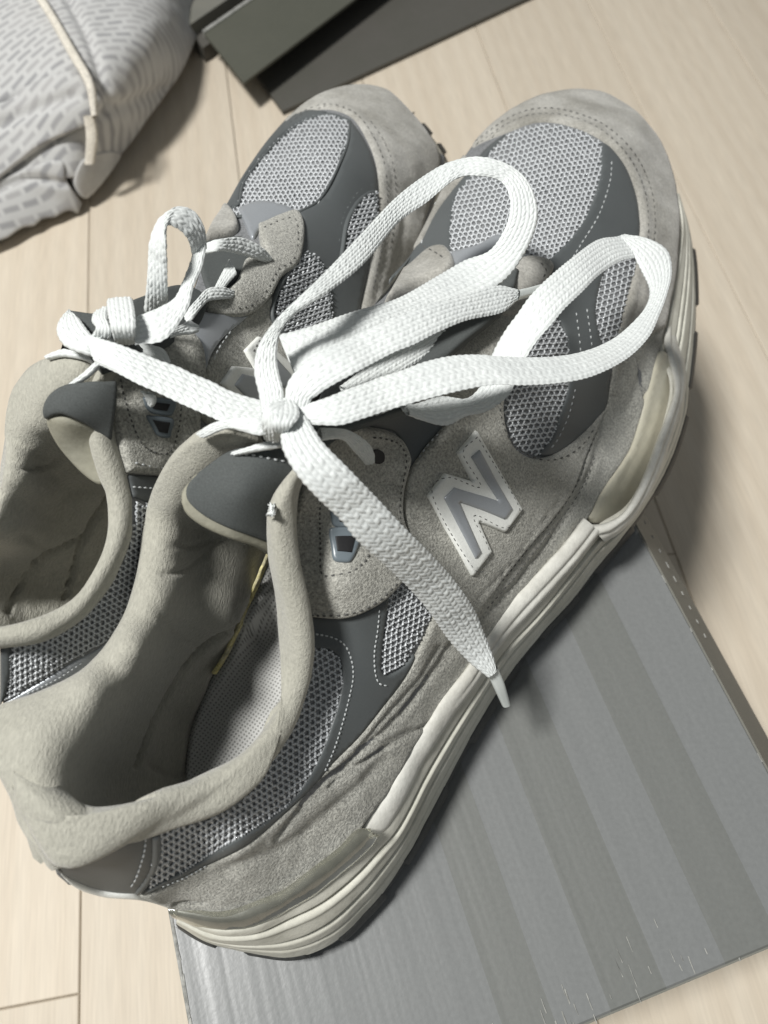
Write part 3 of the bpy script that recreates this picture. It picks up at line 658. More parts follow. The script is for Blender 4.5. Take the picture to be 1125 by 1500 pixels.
# clear window in the forefoot
P_('clear_window', [(857,757,1),(873,727),(893,695),(920,655),(937,598),(950,545),(962,515),(980,527),(988,555),(986,590),(966,645),(944,702),(918,746),(893,765),(868,768)], .0020, TPY, step=5, r=4, bump=.0001, grooves=[([(955,590),(935,650),(900,715)], 4, .0003), ([(968,590),(950,655),(917,720)], 3, .0003)], label='yellowed clear plastic window of the sole')

# --- knitted windows
def window(poly, ang=0, cell=10, hf=HR, root=None, base_t=.0003, rad=.0003, lift=.00045, **k):
    o = panel('mesh_panel', poly, hf, base_t, BASE, root or SH, step=7, r=3)
    knit(poly, hf, cell, ang, THR, o, rad=rad, lift=lift, **k); return o
window([(232,1216,1),(290,1201),(330,1184),(365,1158),(396,1113),(428,1052),(443,1005),(452,958),(455,944,1),(483,947),(499,963),(502,990),(497,1025),(484,1066),(468,1108),(448,1146),(423,1176),(384,1206),(350,1226),(300,1256),(258,1280),(214,1298,1),(222,1262)], ang=1.0, cell=9.6, rad=.00036)
window([(568,864,1),(573,844,1),(600,868),(630,899,1),(618,925),(603,950),(584,976),(563,987),(557,980),(558,950),(562,917)], ang=.1, cell=8.6, rad=.00033)
window([(743,560,1),(737,600),(740,627),(752,650),(772,665),(795,664),(812,642),(825,600),(836,565),(834,517),(825,483),(808,460),(790,480),(765,525)], ang=.45, cell=8.8, rad=.00035)
window([(900,360),(927,366),(928,390),(922,420),(912,455),(905,490),(897,510),(880,517),(871,485),(868,440),(876,405),(890,375)], ang=.2, cell=8.6, rad=.00033)
window([(717,226),(747,198),(787,184),(833,189),(868,203),(882,215,1),(880,262),(862,314),(835,355),(808,388),(790,400),(760,395),(720,372),(664,380),(658,362),(660,307),(672,281),(695,255)], ang=.3, cell=7.6, rad=.00040)

# --- coated grey overlays
P_('grey_overlay', [(879,210,1),(893,218),(914,246),(929,285),(935,327),(933,352),(926,372),(900,370),(886,392),(874,432),(871,462),(876,492),(888,518),(893,545),(890,560),(886,597),(862,628),(835,652),(805,668),(784,668,1),(806,640),(818,604),(829,568),(831,520),(822,480),(806,455),(780,440),(780,400),(800,385),(815,370),(835,350),(860,311),(876,262)], .0011, DK, step=6, r=2.5, bump=.0001)
P_('grey_overlay', [(746,194,1),(718,226),(698,254),(674,281),(665,306),(661,340),(662,378,1),(640,372),(600,400,1),(570,410,1),(600,378),(620,345),(637,316),(657,287),(687,252),(713,219)], .0011, DK, step=6, r=2.5)
P_('grey_overlay', [(445,900,1),(483,902),(523,897),(555,880),(570,862,1),(563,905),(558,945),(556,980),(566,988),(588,975),(606,955),(600,975),(584,1000),(558,1034),(524,1077),(484,1117),(454,1152),(418,1185),(384,1215),(350,1240),(284,1272),(240,1292),(204,1310,1),(222,1294),(258,1276),(300,1252),(350,1222),(383,1202),(422,1172),(446,1142),(466,1105),(482,1063),(494,1024),(499,990),(496,966),(481,952),(453,950,1)], .0011, DK, step=5, r=2.5)
P_('heel_patch', [(80,1273,1),(110,1255),(143,1242),(190,1231),(232,1218,1),(229,1250),(218,1285),(204,1308,1),(170,1307),(135,1300),(105,1288)], .0004, DK, step=6, r=3)
P_('heel_piping', [(220,1222,1),(234,1217,1),(234,1250),(224,1280),(214,1296),(203,1309,1),(196,1306,1),(212,1284),(220,1262)], .0012, DK, step=4, r=5)
P_('grey_overlay', [(520,612,1),(600,595),(665,598),(647,628),(617,662),(600,695,1),(592,655),(575,632),(545,626)], .0005, DK, step=6, r=2.5)

# --- suede
fold = [([(400,1225),(452,1160),(500,1118),(545,1080),(590,1035),(633,975),(668,925)], 3.5, .0011), ([(440,1176),(485,1135),(530,1112),(583,1080),(628,1058)], 3.5, .0009), ([(520,1098),(560,1050),(600,1005),(640,945)], 3, .0009), ([(470,1140),(540,1095),(600,1065)], 2.5, .0005),
        ([(430,1190),(480,1150),(540,1108),(560,1095)], 2.5, .0006), ([(330,1270),(420,1230),(500,1170),(560,1110)], 9, .0008), ([(480,1150),(520,1105),(575,1060),(620,1000),(660,950)], 2.5, .0006),
        ([(255,1318),(275,1316),(300,1317)], 2.5, .0012), ([(700,905),(745,860),(790,805),(830,745),(860,690),(880,630)], 4, .0009),
        ([(931,528),(938,560),(943,592)], 2.5, .0014), ([(950,480),(940,540),(915,600)], 6, .0007), ([(925,440),(915,500),(905,560)], 4, .0007)]
P_('mudguard', [(203,1309,1),(240,1294),(284,1271),(350,1239),(418,1184),(454,1151),(484,1116),(524,1076),(558,1033),(584,999),(603,965),(620,930),(633,900,1),(660,900),(690,880),(733,838),(767,796),(800,760),(833,714),(853,665),(867,630),(885,590),(893,555),(900,520),(905,480,1),(945,470),(978,440,1),(972,480),(962,518),(955,545),(940,600),(922,657),(895,699),(874,730),(857,762,1),(827,800),(787,843),(750,883),(713,937),(683,983),(650,1023),(627,1060),(603,1093),(577,1143),(550,1180),(523,1217),(497,1247),(460,1275),(417,1308),(372,1325),(333,1337),(290,1334),(248,1326)], .0013, SU, step=4, r=4, bump=.0004, grooves=fold)
P_('saddle', [(650,620,1),(618,660),(598,690),(588,727),(589,765),(604,830),(628,895),(660,930),(697,893),(733,846),(767,803),(800,766),(833,720),(853,670),(872,628),(886,594,1),(860,624),(833,649),(802,668),(772,671),(748,655),(736,628),(732,597),(738,567),(742,520),(757,485),(772,455),(760,450,1),(690,482),(640,510),(610,545),(600,590,1)], .0022, SU, step=4, r=4, bump=.0003,
   grooves=[([(690,875),(735,830),(770,785),(802,742),(830,700),(858,645)], 1.6, .0005)])
P_('toe_cap', [(681,231,1),(700,214),(743,196),(787,181),(833,186),(880,207),(913,241),(931,287),(936,327),(934,351),(931,385),(922,420),(911,460),(903,505,1),(935,500),(972,480,1),(979,445),(986,415),(991,370),(993,320),(985,262),(967,212),(945,182),(925,162),(890,141),(860,134),(833,134),(787,144),(743,167),(705,200)], .0020, SUD, step=4.5, r=6, bump=.0005,
   grooves=[([(700,222),(745,185),(787,172),(833,175),(885,197),(922,235),(944,285),(950,330),(946,390)], 2.2, .0006), ([(935,400),(930,440),(918,480)], 3, .0007), ([(950,380),(945,430),(930,490)], 4, .0006)])
P_('toe_cap_side', [(681,229,1),(657,262),(640,298),(622,335),(604,370,1),(620,358),(638,322),(658,293),(688,256),(697,242,1)], .0020, SUD, step=4, r=5)
P_('eyestay', [(440,703,1),(470,640),(500,622),(530,624),(557,627),(583,640),(598,670),(595,692),(587,722),(586,760),(600,800),(592,840),(565,872),(537,890),(500,902),(447,899,1),(440,887),(432,850),(424,810),(423,777),(429,733)], .0030, SU, step=4.5, r=5, bump=.0003)
P_('eyestay_tip', [(700,470,1),(725,425),(745,395),(767,381),(797,384),(807,398),(790,425),(770,452),(745,468)], .0028, SUD, step=4.5, r=5)
P_('eyestay_tip', [(590,400,1),(605,390),(630,369),(650,365),(661,374),(666,390),(655,405),(617,420),(560,450,1)], .0028, SUD, step=4.5, r=5)
P_('reflective_tab', [(660,373,1),(700,362),(727,347),(742,356),(735,378),(700,396),(672,397)], .0016, RF, step=5, r=3)

# --- stitching
st = lambda path, lift, m=STD, **k: stitches('stitching', path, k.pop('hf', HR), lift, m, k.pop('root', SH), **k)
st([(447,893),(490,893),(530,884),(560,864),(578,842),(582,800),(576,760),(578,725),(586,690),(587,668),(574,646),(550,637),(530,637)], .0031)
st([(459,728),(462,760),(468,800),(474,838),(492,842),(510,838),(528,820),(532,795)], .0031, pitch=8)
st([(722,590),(726,618),(740,648),(765,668),(795,676),(825,668),(850,648),(862,628)], .0023, pitch=10)
st([(700,883),(738,840),(772,797),(805,760),(838,712),(858,662),(870,630)], .0014)
st([(708,889),(745,847),(780,802),(812,765),(846,716),(866,664)], .0014)
st([(612,840),(640,875),(668,900)], .0023)
st([(700,221),(745,189),(787,175),(833,179),(880,200),(917,238),(938,285),(943,330),(941,360),(936,395)], .0021)
st([(700,214),(745,181),(787,167),(833,171),(885,193),(925,233),(948,285),(953,330),(950,360)], .0021)
st([(893,240),(890,270),(874,318),(850,358),(830,390)], .0012, STL, pitch=8)
st([(885,365),(905,350),(932,352)], .0012, STL, pitch=8)
st([(840,460),(845,500),(848,540)], .0012, STL, pitch=9); st([(856,455),(862,500),(866,540)], .0012, STL, pitch=9)
st([(838,570),(828,610),(812,645),(800,660)], .0012, STL, pitch=9)
st([(640,300),(628,330),(618,365)], .0012, STL, pitch=9)
st([(455,928),(485,932),(503,943),(512,965),(514,990),(508,1020),(497,1060),(484,1098),(470,1130)], .0012, STL, pitch=7)
st([(552,892),(550,920),(545,955),(546,985),(552,1000),(566,1003)], .0012, STL, pitch=7)
st([(300,1262),(270,1278),(232,1293)], .0012, STL, pitch=7)
st([(212,1226),(210,1245),(205,1265),(198,1285),(190,1298)], .0006, STL, pitch=7)
st([(646,628),(625,650),(608,675)], .0012, STL, pitch=9)
st([(640,508),(690,480),(740,458)], .0024)
st([(625,372),(640,380),(655,392)], .0030, pitch=8)
st([(785,395),(792,405),(785,418)], .0030, pitch=8)

# --- N on the saddle
Nout = [(688,630,1),(660,663,1),(681,703,1),(642,692,1),(617,725,1),(682,843,1),(710,807,1),(692,765,1),(730,779,1),(755,745,1)]
def shr(poly, d):
    q = np.array([p[:2] for p in poly], float); a = np.roll(q, 1, 0); b = np.roll(q, -1, 0); o = []
    ar = np.sign(sum(q[i][0] * q[(i + 1) % len(q)][1] - q[(i + 1) % len(q)][0] * q[i][1] for i in range(len(q))))
    for p, u_, v_ in zip(q, a, b):
        e1 = (p - u_) / np.linalg.norm(p - u_); e2 = (v_ - p) / np.linalg.norm(v_ - p)
        n1 = np.array([-e1[1], e1[0]]) * ar; n2 = np.array([-e2[1], e2[0]]) * ar; bis = n1 + n2; o.append(tuple(p + d * bis / (bis @ n1)) + (1,))
    return o
nl = P_('letter', Nout, .0012, WH, lift=.0021, step=3.5, r=2.5)
ins_ = [(638,727,1),(653,712,1),(717,733,1),(677,668,1),(690,657,1),(738,745,1),(727,761,1),(661,735,1),(692,808,1),(684,819,1)]
panel('letter_inlay', ins_, HR, .0008, RF, nl, lift=.0031, step=3.5, r=2.5)
sp = shr(Nout, 5.5); stitches('letter_stitch', [p[:2] for p in sp] + [sp[0][:2]], HR, .0033, STD, nl, pitch=8.5, length=6, wd=.00013, hgt=.00015)

# --- plastic lace eyelets
def eyelet(o, i, hf, root, lift=.0032):
    B1 = outline(o, 3); 
    e_ = panel('lace_eyelet', o, hf, .0012, PL, root, lift=lift - .0006, step=4, r=3)
    panel('eyelet_hole', i, hf, .0001, BLK, e_, lift=lift + .0008, step=4, r=1, skirt=.0002)
panel('eyelet_hole', [(531,660),(540,656),(550,664),(551,676),(542,680),(532,674)], HR, .0001, BLK, RS, lift=.0033, step=4, r=1, skirt=.0002)
eyelet([(476,778),(482,772),(515,776),(520,783),(516,805),(508,826),(500,829),(487,824),(482,805)], [(485,788,1),(510,790,1),(506,815,1),(490,812,1)], HR, SH)
eyelet([(472,732),(478,728),(520,738),(522,760),(518,776),(500,776),(482,771),(476,755)], [(484,745,1),(514,750,1),(510,768,1),(488,764,1)], HR, SH)

# --- inside: lining and insole
HI = TPS([(-10,1085,.087),(0,1050,.086),(50,1020,.085),(110,990,.084),(165,945,.082),(195,880,.081),(210,800,.083),(222,735,.088),(250,675,.099),(290,636,.107),(370,638,.108),(30,1200,.084),(83,1272,.084),
 (20,1120,.090),(60,1060,.090),(130,1010,.088),(190,950,.086),(225,880,.084),(240,800,.085),(255,735,.09),(290,685,.099),(340,655,.104),(80,1190,.088),(60,1130,.0905),
 (130,1090,.080),(180,1010,.077),(240,930,.072),(285,850,.070),(290,770,.074),(350,780,.066),(340,840,.060),(345,915,.050),(285,955,.052),(220,1055,.053),(190,1115,.055),(150,1150,.064),(130,1180,.072),
 (395,800,.052),(385,830,.048),(352,920,.0415),(330,960,.040),(302,1010,.038),(276,1080,.036),(266,1150,.036),(230,1130,.042),(250,1050,.042),(430,900,.036),(420,1000,.035),(340,1100,.034),(300,1160,.035),(220,1180,.045),(160,1200,.062),(110,1230,.078),(440,760,.055),(420,840,.042),(460,1050,.033)])
qf = [([(348,914),(318,925),(285,948),(255,985),(228,1030),(208,1075),(190,1122)], 2.6, .0022), ([(225,885),(245,925),(280,940)], 5, .0004), ([(235,845),(270,830),(320,790)], 4, .0007), ([(245,800),(280,800),(335,780)], 4, .0006), ([(210,1120),(240,1140),(270,1140)], 5, .0006), ([(275,1080),(290,1020),(325,962)], 2, .0008)]
P_('lining', [(-60,1090,1),(-20,1062),(0,1037),(50,1020),(110,993),(140,967),(163,940),(180,910),(197,867),(207,817),(213,767),(220,733),(230,705),(247,673),(267,650),(293,633),(333,630),(378,636,1),(420,700,1),(420,780),(400,800,1),(372,860),(345,915),(325,965),(300,1012),(277,1080),(267,1160,1),(300,1165),(260,1215),(180,1240),(100,1268),(83,1274,1),(67,1263),(50,1240),(33,1207),(20,1167),(0,1127),(-60,1000,1)], .0018, LIN, hf=HI, step=4.5, r=9, bump=.00012, grooves=qf)
P_('insole', [(398,795,1),(385,830),(368,870),(350,915),(330,960),(303,1010),(278,1080),(268,1165,1),(330,1180),(440,1100),(480,1000),(470,860),(440,760,1)], .0022, INS, hf=HI, step=6, r=3, lift=.0003)
acc = Acc(); ribbon(acc, [(396,798),(383,830),(366,870),(348,915),(328,958),(312,985)], [(402,800),(389,832),(372,872),(353,917),(333,960),(316,988)], [.0575,.054,.0505,.0475,.0455,.043], thick=.003, weave=False, noisea=.0006)
acc.build('insole_edge', YEL, RS)
# inner back of the lateral wall, below the padded collar
acc = Acc()
ribbon(acc, [(84,1120),(76,1165),(82,1198),(100,1213),(133,1201),(173,1181),(233,1166),(283,1151),(317,1132),(353,1105),(377,1081),(405,1045),(420,1000),(425,960),(418,917),(410,850),(403,800),(402,760),(407,730),(427,697),(452,670)],
   [(60,1266),(86,1273),(143,1241),(187,1231),(233,1219),(287,1205),(327,1189),(365,1161),(382,1134),(412,1098),(432,1051),(446,1010),(453,967),(451,930),(443,890),(432,850),(424,800),(424,760),(430,735),(444,700),(466,680)][0:1] + [(18,1120),(34,1190),(54,1236),(86,1271),(143,1241),(187,1231),(233,1219),(287,1205),(327,1189),(365,1161),(382,1134),(412,1098),(432,1051),(446,1010),(453,967),(451,930),(443,890),(432,850),(424,800),(424,760),(430,735),(444,700),(466,680)],
   [.082,.0875,.0900,.0895,.088,.085,.081,.078,.076,.074,.074,.076,.082,.089,.096,.102,.103], thick=.0062, weave=False, ds=.0007, noisea=.00008)
acc.build('collar', LIN, RS)

# hidden far sides of the upper
def far_side(path, hf, root, m, zlow, out=.004, name='far_side'):
    Q = crom(path, 70); p = U(Q[:, 0], Q[:, 1], hf(Q[:, 0], Q[:, 1])); o = p - CAM; o[:, 2] = 0; o /= np.linalg.norm(o, axis=1, keepdims=True)
    rows = [p]
    for f in (.15, .35, .6, .85, 1):
        z = p[:, 2] * (1 - f) + zlow * f; q = p + o * (out * math.sin(math.pi * f) ** .7 if f < 1 else 0) * 1.0; q = q.copy(); q[:, 2] = z; rows.append(q)
    G = np.stack(rows, 1); Mv = 6; a = np.arange(69)[:, None] * Mv + np.arange(5)[None]
    return mesh(name, G.reshape(-1, 3), np.stack([a, a + 1, a + Mv + 1, a + Mv], -1).reshape(-1, 4), m, root)
far_side([(996,330),(985,262),(967,212),(945,182),(925,162),(890,141),(860,134),(833,134),(787,144),(743,167),(705,200),(681,231),(650,275),(620,335),(603,375)], HR, RS, SUD, .020, name='toe_far_side')
far_side([(0,1110),(0,1037),(50,1020),(110,993),(163,940),(197,867),(213,767),(220,733),(247,673),(293,633),(333,630),(420,600),(500,520),(560,430),(603,375)], TPS([(0,1110,.086),(0,1037,.085),(50,1020,.084),(110,993,.083),(163,940,.081),(197,867,.08),(213,767,.084),(220,733,.087),(247,673,.097),(293,633,.105),(333,630,.106),(420,600,.103),(500,520,.09),(560,430,.08),(603,375,.062)]), RS, SU, .012, out=.002, name='medial_quarter')
far_side([(150,1306),(120,1297),(83,1273),(67,1263),(50,1240),(33,1207),(20,1167),(0,1127),(-50,1050)], TPS([(150,1306,.060),(120,1297,.066),(83,1273,.081),(67,1263,.083),(50,1240,.084),(33,1207,.085),(20,1167,.086),(0,1127,.087),(-50,1050,.087)]), RS, SU, .016, out=-.001, name='heel_counter')
P_('heel_trim', [(83,1272,1),(110,1288),(150,1303),(203,1309),(245,1322,1),(262,1336,1),(240,1326),(203,1316),(150,1311),(110,1297)], .0008, WH, step=4, r=3)

# --- tongue
HT = TPS([(270,735,.1035),(300,765,.1005),(340,785,.097),(400,805,.0885),(277,710,.1045),(300,685,.1055),(337,660,.1068),(375,652,.108),(415,650,.108),(420,720,.0985),(405,760,.094),(360,720,.1045),(330,700,.1055),(450,700,.1),(470,620,.106),(560,560,.100),(640,470,.088),(720,400,.079),(640,400,.075),(560,450,.086)])
P_('tongue_foam', [(264,737,1),(265,720),(277,703),(300,690),(420,690,1),(412,822,1),(397,813),(375,803),(333,790),(298,774),(273,755)], .0030, LIN2, hf=HT, step=5, r=5, lift=-.0025, skirt=.0016)
P_('tongue', [(273,728),(275,712),(288,697),(302,685),(337,662),(375,653),(430,640,1),(520,560,1),(600,480,1),(700,390,1),(760,395,1),(740,450),(660,520),(600,600,1),(500,640),(450,690),(430,760),(412,803,1),(375,788),(335,773),(302,757),(281,741)], .0010, DK2, hf=HT, step=6, r=3)
st([(340,668),(365,668),(395,671),(420,674)], .0012, STL, hf=HT, pitch=9, length=6)
V = []
acc = Acc()
for i in range(26):
    a, b = rng.uniform(-1, 1, 2); x0, y0 = 398 + a * 3, 746 + b * 8
    ribbon(acc, [(x0, y0), (x0 + rng.uniform(-6, 6), y0 + rng.uniform(-6, 6)), (x0 + rng.uniform(-6, 6), y0 + rng.uniform(-6, 6))], [(x0 + 1.5, y0 + 1), (x0 + 3, y0 + 2), (x0 + 2, y0 + 5)], [.1035, .105, .103], thick=.0003, weave=False, ds=.001)
acc.build('frayed_thread', LACE, RS, stuff=True)

# --- lace of the right shoe
L = Acc()
# under-laces crossing the tongue
ribbon(L, [(497,566),(560,520),(650,470)], [(520,592),(590,545),(660,500)], [.107,.1,.09])
ribbon(L, [(600,520),(560,560),(520,600)], [(650,520),(640,560),(560,606)], [.093,.1,.105])
ribbon(L, [(467,627),(507,629),(537,646),(548,663),(549,676)], [(470,646),(500,644),(517,660),(528,672),(534,679)], [.111,.1085,.1045,.100,.095])
   # into the eyelet
ribbon(L, [(340,662),(375,652),(415,640)], [(345,668),(378,661),(415,655)], [.108,.111,.112], ncol=3)
# big loop rising up and over the toe
ribbon(L, [(383,606),(379,577),(372,543),(378,507),(402,471),(436,438),(482,392),(533,338),(583,286),(635,248),(672,233),(708,230),(745,241),(772,263),(786,295),(787,325),(772,365),(742,408),(700,432),(640,455),(560,490),(480,530),(437,560)],
          [(415,592),(415,572),(410,552),(406,528),(409,494),(425,467),(450,447),(483,427),(533,387),(583,327),(625,297),(668,262),(700,258),(730,264),(744,282),(747,308),(738,338),(716,368),(680,382),(640,405),(583,437),(517,457),(450,480),(408,491)],
          [.118,.119,.122,.125,.126,.123,.119,.114,.110,.108,.108,.108,.106,.103,.100,.098,.098,.101,.105,.109,.112,.114,.114], amp=.00036)
# strand with the aglet
ribbon(L, [(417,612),(419,567),(436,540),(467,517),(517,493),(567,468),(600,454),(640,441),(683,430),(727,418),(757,424)],
          [(452,612),(455,588),(467,578),(483,567),(533,540),(577,517),(607,505),(640,488),(683,470),(733,459),(756,442)],
          [.116,.119,.120,.120,.118,.117,.115,.112,.108,.103,.098])
# far side of the right-hand bow, dipping under
ribbon(L, [(905,346),(873,352),(833,381),(800,409),(777,432),(757,460),(740,483),(722,515),(713,545),(700,570),(680,584),(645,580),(605,592),(585,590)],
          [(930,378),(907,384),(877,404),(853,428),(827,453),(807,477),(787,500),(770,527),(757,556),(745,580),(715,602),(683,610),(650,624),(600,608)],
          [.086,.092,.098,.101,.102,.101,.0985,.096,.094,.094,.096,.099,.102])
# near side of the right-hand bow
ribbon(L, [(433,597),(460,588),(483,580),(537,558),(585,543),(620,530),(660,521),(700,519),(733,522),(800,523),(850,516),(893,499),(925,474),(945,450),(951,425),(940,398),(925,372),(905,352),(898,350)],
          [(440,622),(470,623),(500,623),(537,612),(583,597),(633,583),(683,571),(725,564),(767,565),(817,562),(867,552),(917,527),(950,495),(966,462),(977,432),(984,400),(978,368),(950,350),(915,344)],
          [.117,.118,.117,.115,.114,.113,.111,.109,.106,.103,.099,.093,.089,.086,.084,.085,.086])
# long tail falling across the eyelets
ribbon(L, [(411,618),(411,645),(418,668),(438,700),(468,733),(500,763),(524,793),(563,827),(597,860),(627,894),(657,937),(687,970),(714,992)],
          [(448,610),(462,632),(476,652),(512,688),(550,727),(590,770),(627,807),(663,847),(693,890),(710,930),(718,950),(724,967),(727,982)],
          [.119,.120,.119,.116,.111,.106,.100,.092,.083,.074,.064,.056,.051], amp=.00038)
# short strand to the left and the wrap of the knot
ribbon(L, [(288,634),(313,619),(345,613),(375,610),(400,606)], [(300,642),(333,629),(355,632),(378,638),(400,636)], [.111,.114,.1165,.117,.116], ncol=5)
ribbon(L, [(386,640),(383,620),(386,600),(400,590),(420,586)], [(409,646),(412,628),(420,615),(432,612),(437,612)], [.114,.119,.121,.1205,.118], ncol=5)
ribbon(L, [(396,586),(394,600),(396,622),(400,640)], [(432,590),(438,600),(437,614),(415,636)], [.118,.121,.122,.116], ncol=6)
lc = L.build('shoelace', LACE, RS)
FILM = mat('clear_film', (.66, .70, .68), .25)[0]
A_ = Acc(); ribbon(A_, [(757,425),(775,421),(800,414)], [(756,441),(777,435),(802,428)], [.0985,.094,.089], thick=.0022, weave=False, ds=.0008)
A_.build('aglet', FILM, lc); A_ = Acc()
ribbon(A_, [(713,985),(722,1005),(735,1033)], [(728,976),(738,998),(747,1030)], [.050,.044,.036], thick=.0022, weave=False, ds=.0008)
A_.build('aglet', FILM, lc)

# ================================================================== LEFT SHOE
HL = TPS([(423,173,.046),(450,150,.043),(483,134,.041),(523,127,.040),(583,148,.038),(620,190,.035),(640,225,.030),(620,310,.028),(600,400,.028),
 (450,200,.060),(500,200,.061),(450,250,.067),(400,280,.070),(383,320,.076),(430,330,.074),(480,330,.067),(500,270,.066),(545,290,.056),(585,250,.047),(545,200,.053),(590,350,.040),(420,400,.077),(350,430,.087),(310,400,.088),(303,355,.084),(333,300,.071),(360,255,.065),(388,215,.058),
 (350,480,.083),(450,430,.069),(510,420,.057),(540,500,.048),(300,520,.094),(400,520,.073),(470,520,.060),(280,560,.094),(210,550,.101),(160,590,.101),(250,620,.090),(310,620,.082),(200,690,.091),(235,700,.084),(195,760,.089),(220,790,.080),(150,870,.083),(185,900,.074),(60,940,.085),(110,990,.071),(0,1020,.076),(0,945,.086),(250,500,.100),(150,480,.104)])
LS = thing('sneaker', 'grey suede and mesh sneaker behind at the left, its lace tied in a small bow', 'sneaker', (-.05, .14, 0.0), None)
RS['group'] = LS['group'] = 'pair of grey sneakers'
SH = LS
def Q_(name, poly, t, m, **k): return panel(name, poly, k.pop('hf', HL), t, m, LS, **k)
Q_('shell', [(0,1030,1),(60,1000),(150,960),(210,900),(240,780),(260,680),(320,640,1),(420,640,1),(520,560),(590,450),(612,380),(635,300),(652,235),(640,222),(630,203),(610,176),(583,147),(560,131),(523,126),(483,134),(450,151),(423,174),(390,211),(357,260),(333,303),(302,350),(293,400),(272,440),(225,452),(150,480),(150,560),(160,650),(182,700),(190,760),(165,835),(130,890),(60,938),(0,948,1)], .0002, BASE, step=7, r=4)
def windowL(poly, **k): return window(poly, hf=HL, root=LS, **k)
def rim(poly, hf, root, wd=3.2, up=.0016, m=DK):
    B_ = outline(poly, 5); B_ = np.vstack([B_, B_[:2]]); d = np.gradient(B_, axis=0); d /= np.linalg.norm(d, axis=1, keepdims=True) + 1e-9
    n_ = np.stack([-d[:, 1], d[:, 0]], -1); a = Acc()
    ribbon(a, (B_ - n_ * wd).tolist(), (B_ + n_ * wd).tolist(), (hf(B_[:, 0], B_[:, 1]) + up).tolist(), thick=.0011, weave=False, ds=.0008, cap=False)
    return a.build('window_rim', m, root)
Q_('grey_overlay', [(512,176,1),(533,207),(547,243),(551,290),(547,335),(537,390),(527,440),(515,500),(480,520),(440,470),(400,430),(420,380),(440,330),(430,312,1),(462,299),(482,277),(498,243),(510,208)], .0011, DK, step=6, r=2.5)
Q_('grey_overlay', [(423,172,1),(450,163),(483,166,1),(450,176),(418,198),(386,231),(358,268),(350,303),(340,310),(322,312,1),(333,300),(357,258),(390,210)], .0011, DK, step=6, r=2.5)
windowL([(450,176),(483,168),(513,178,1),(509,210),(496,243),(479,277),(463,297),(440,310),(430,318,1),(395,312),(340,318),(338,303),(350,298),(357,268),(385,230),(418,197)], ang=.5, cell=6.8, rad=.00038)
rim([(548,287),(540,284),(523,298),(509,324),(503,355),(500,395),(520,385),(546,340)], HL, LS)
rim([(450,372),(467,388),(476,410),(482,450),(478,490),(440,500),(403,475),(401,442),(416,408),(435,382)], HL, LS)
rim([(450,176),(483,168),(513,178,1),(509,210),(496,243),(479,277),(463,297),(440,310),(430,318,1),(395,312),(340,318),(338,303),(350,298),(357,268),(385,230),(418,197)], HL, LS, wd=2, up=.0012)
windowL([(548,287),(540,284),(523,298),(509,324),(503,355),(500,395),(520,385),(546,340)], ang=.3, cell=7.4, rad=.00036, lift=.0014, base_t=.0011)
windowL([(450,372),(467,388),(476,410),(482,450),(478,490),(440,500),(403,475),(401,442),(416,408),(435,382)], ang=.2, cell=7.8, rad=.00036, lift=.0014, base_t=.0011)
Q_('toe_cap', [(410,189,1),(450,167),(483,162),(515,174),(536,205),(550,243),(553,290),(549,335),(539,392),(529,440),(517,500,1),(560,480),(590,430),(606,380),(622,320),(638,265),(643,232),(630,203),(610,176),(583,147),(560,131),(523,126),(483,134),(450,151),(423,174)], .0018, SUD, step=5, r=6, bump=.0005, grooves=[([(425,180),(450,160),(483,153),(520,163),(550,200),(566,245),(570,300),(560,370),(545,440)], 2.2, .0006), ([(590,300),(580,370),(560,430)], 5, .0008)])
Q_('saddle', [(397,433,1),(350,468),(322,500),(300,535),(290,580),(290,610),(340,640),(420,640),(480,560),(520,500,1),(440,498),(402,480)], .0012, SU, step=5, r=4, bump=.0003)
Q_('grey_overlay', [(283,455,1),(300,462),(350,463),(362,462,1),(340,482),(318,503),(302,527),(297,545,1),(290,520),(265,490)], .0018, RF, step=5, r=2.5)
Q_('reflective_tab', [(348,308,1),(383,297),(423,306),(435,316),(410,322),(383,337),(370,353),(358,330)], .0014, RF, step=5, r=3)
Q_('eyestay', [(378,335,1),(410,320),(433,314),(443,333),(440,367),(430,393),(407,411),(390,438),(363,461),(330,468),(303,458),(292,443),(318,436),(342,420),(352,400),(360,385),(385,380),(380,355)], .0026, SU, step=4.5, r=4, bump=.0003)
Q_('eyestay_tip', [(296,362,1),(308,335),(320,317),(330,304),(345,318),(350,337),(340,348),(318,356)], .0026, SUD, step=4.5, r=5)
Q_('throat_gap', [(292,362),(330,352),(358,352),(365,385),(350,410),(320,430),(300,420)], .0010, DK2, step=6, r=3, lift=.0002)
Q_('eyestay', [(225,505,1),(252,488),(275,492),(291,512),(294,545),(288,590),(285,640),(262,700,1),(233,698),(180,694,1),(170,660),(160,623),(157,583),(160,548),(180,530)], .0030, SU, step=4.5, r=5, bump=.0003)
Q_('grey_overlay', [(182,696,1),(235,698),(262,700,1),(225,735),(192,729,1)], .0010, DK, step=5, r=2.5)
windowL([(196,737,1),(225,738),(250,742),(230,800),(215,850),(185,900),(150,940),(100,968),(50,1000),(7,1024,1),(20,947),(60,938),(100,917),(133,890),(167,840),(187,797),(194,760)], ang=1.1, cell=8.6, rad=.00033)
Q_('grey_overlay', [(5,1028,1),(50,1003),(100,972),(150,944),(190,905,1),(200,930,1),(150,985),(60,1025),(5,1045,1)], .0008, RF, step=5, r=2.5)
Q_('heel_piping', [(0,948,1),(14,944),(17,975),(10,1010),(0,1035,1)], .0012, DK, step=4, r=4)
stl = lambda path, lift, m=STD, **k: stitches('stitching', path, k.pop('hf', HL), lift, m, LS, **k)
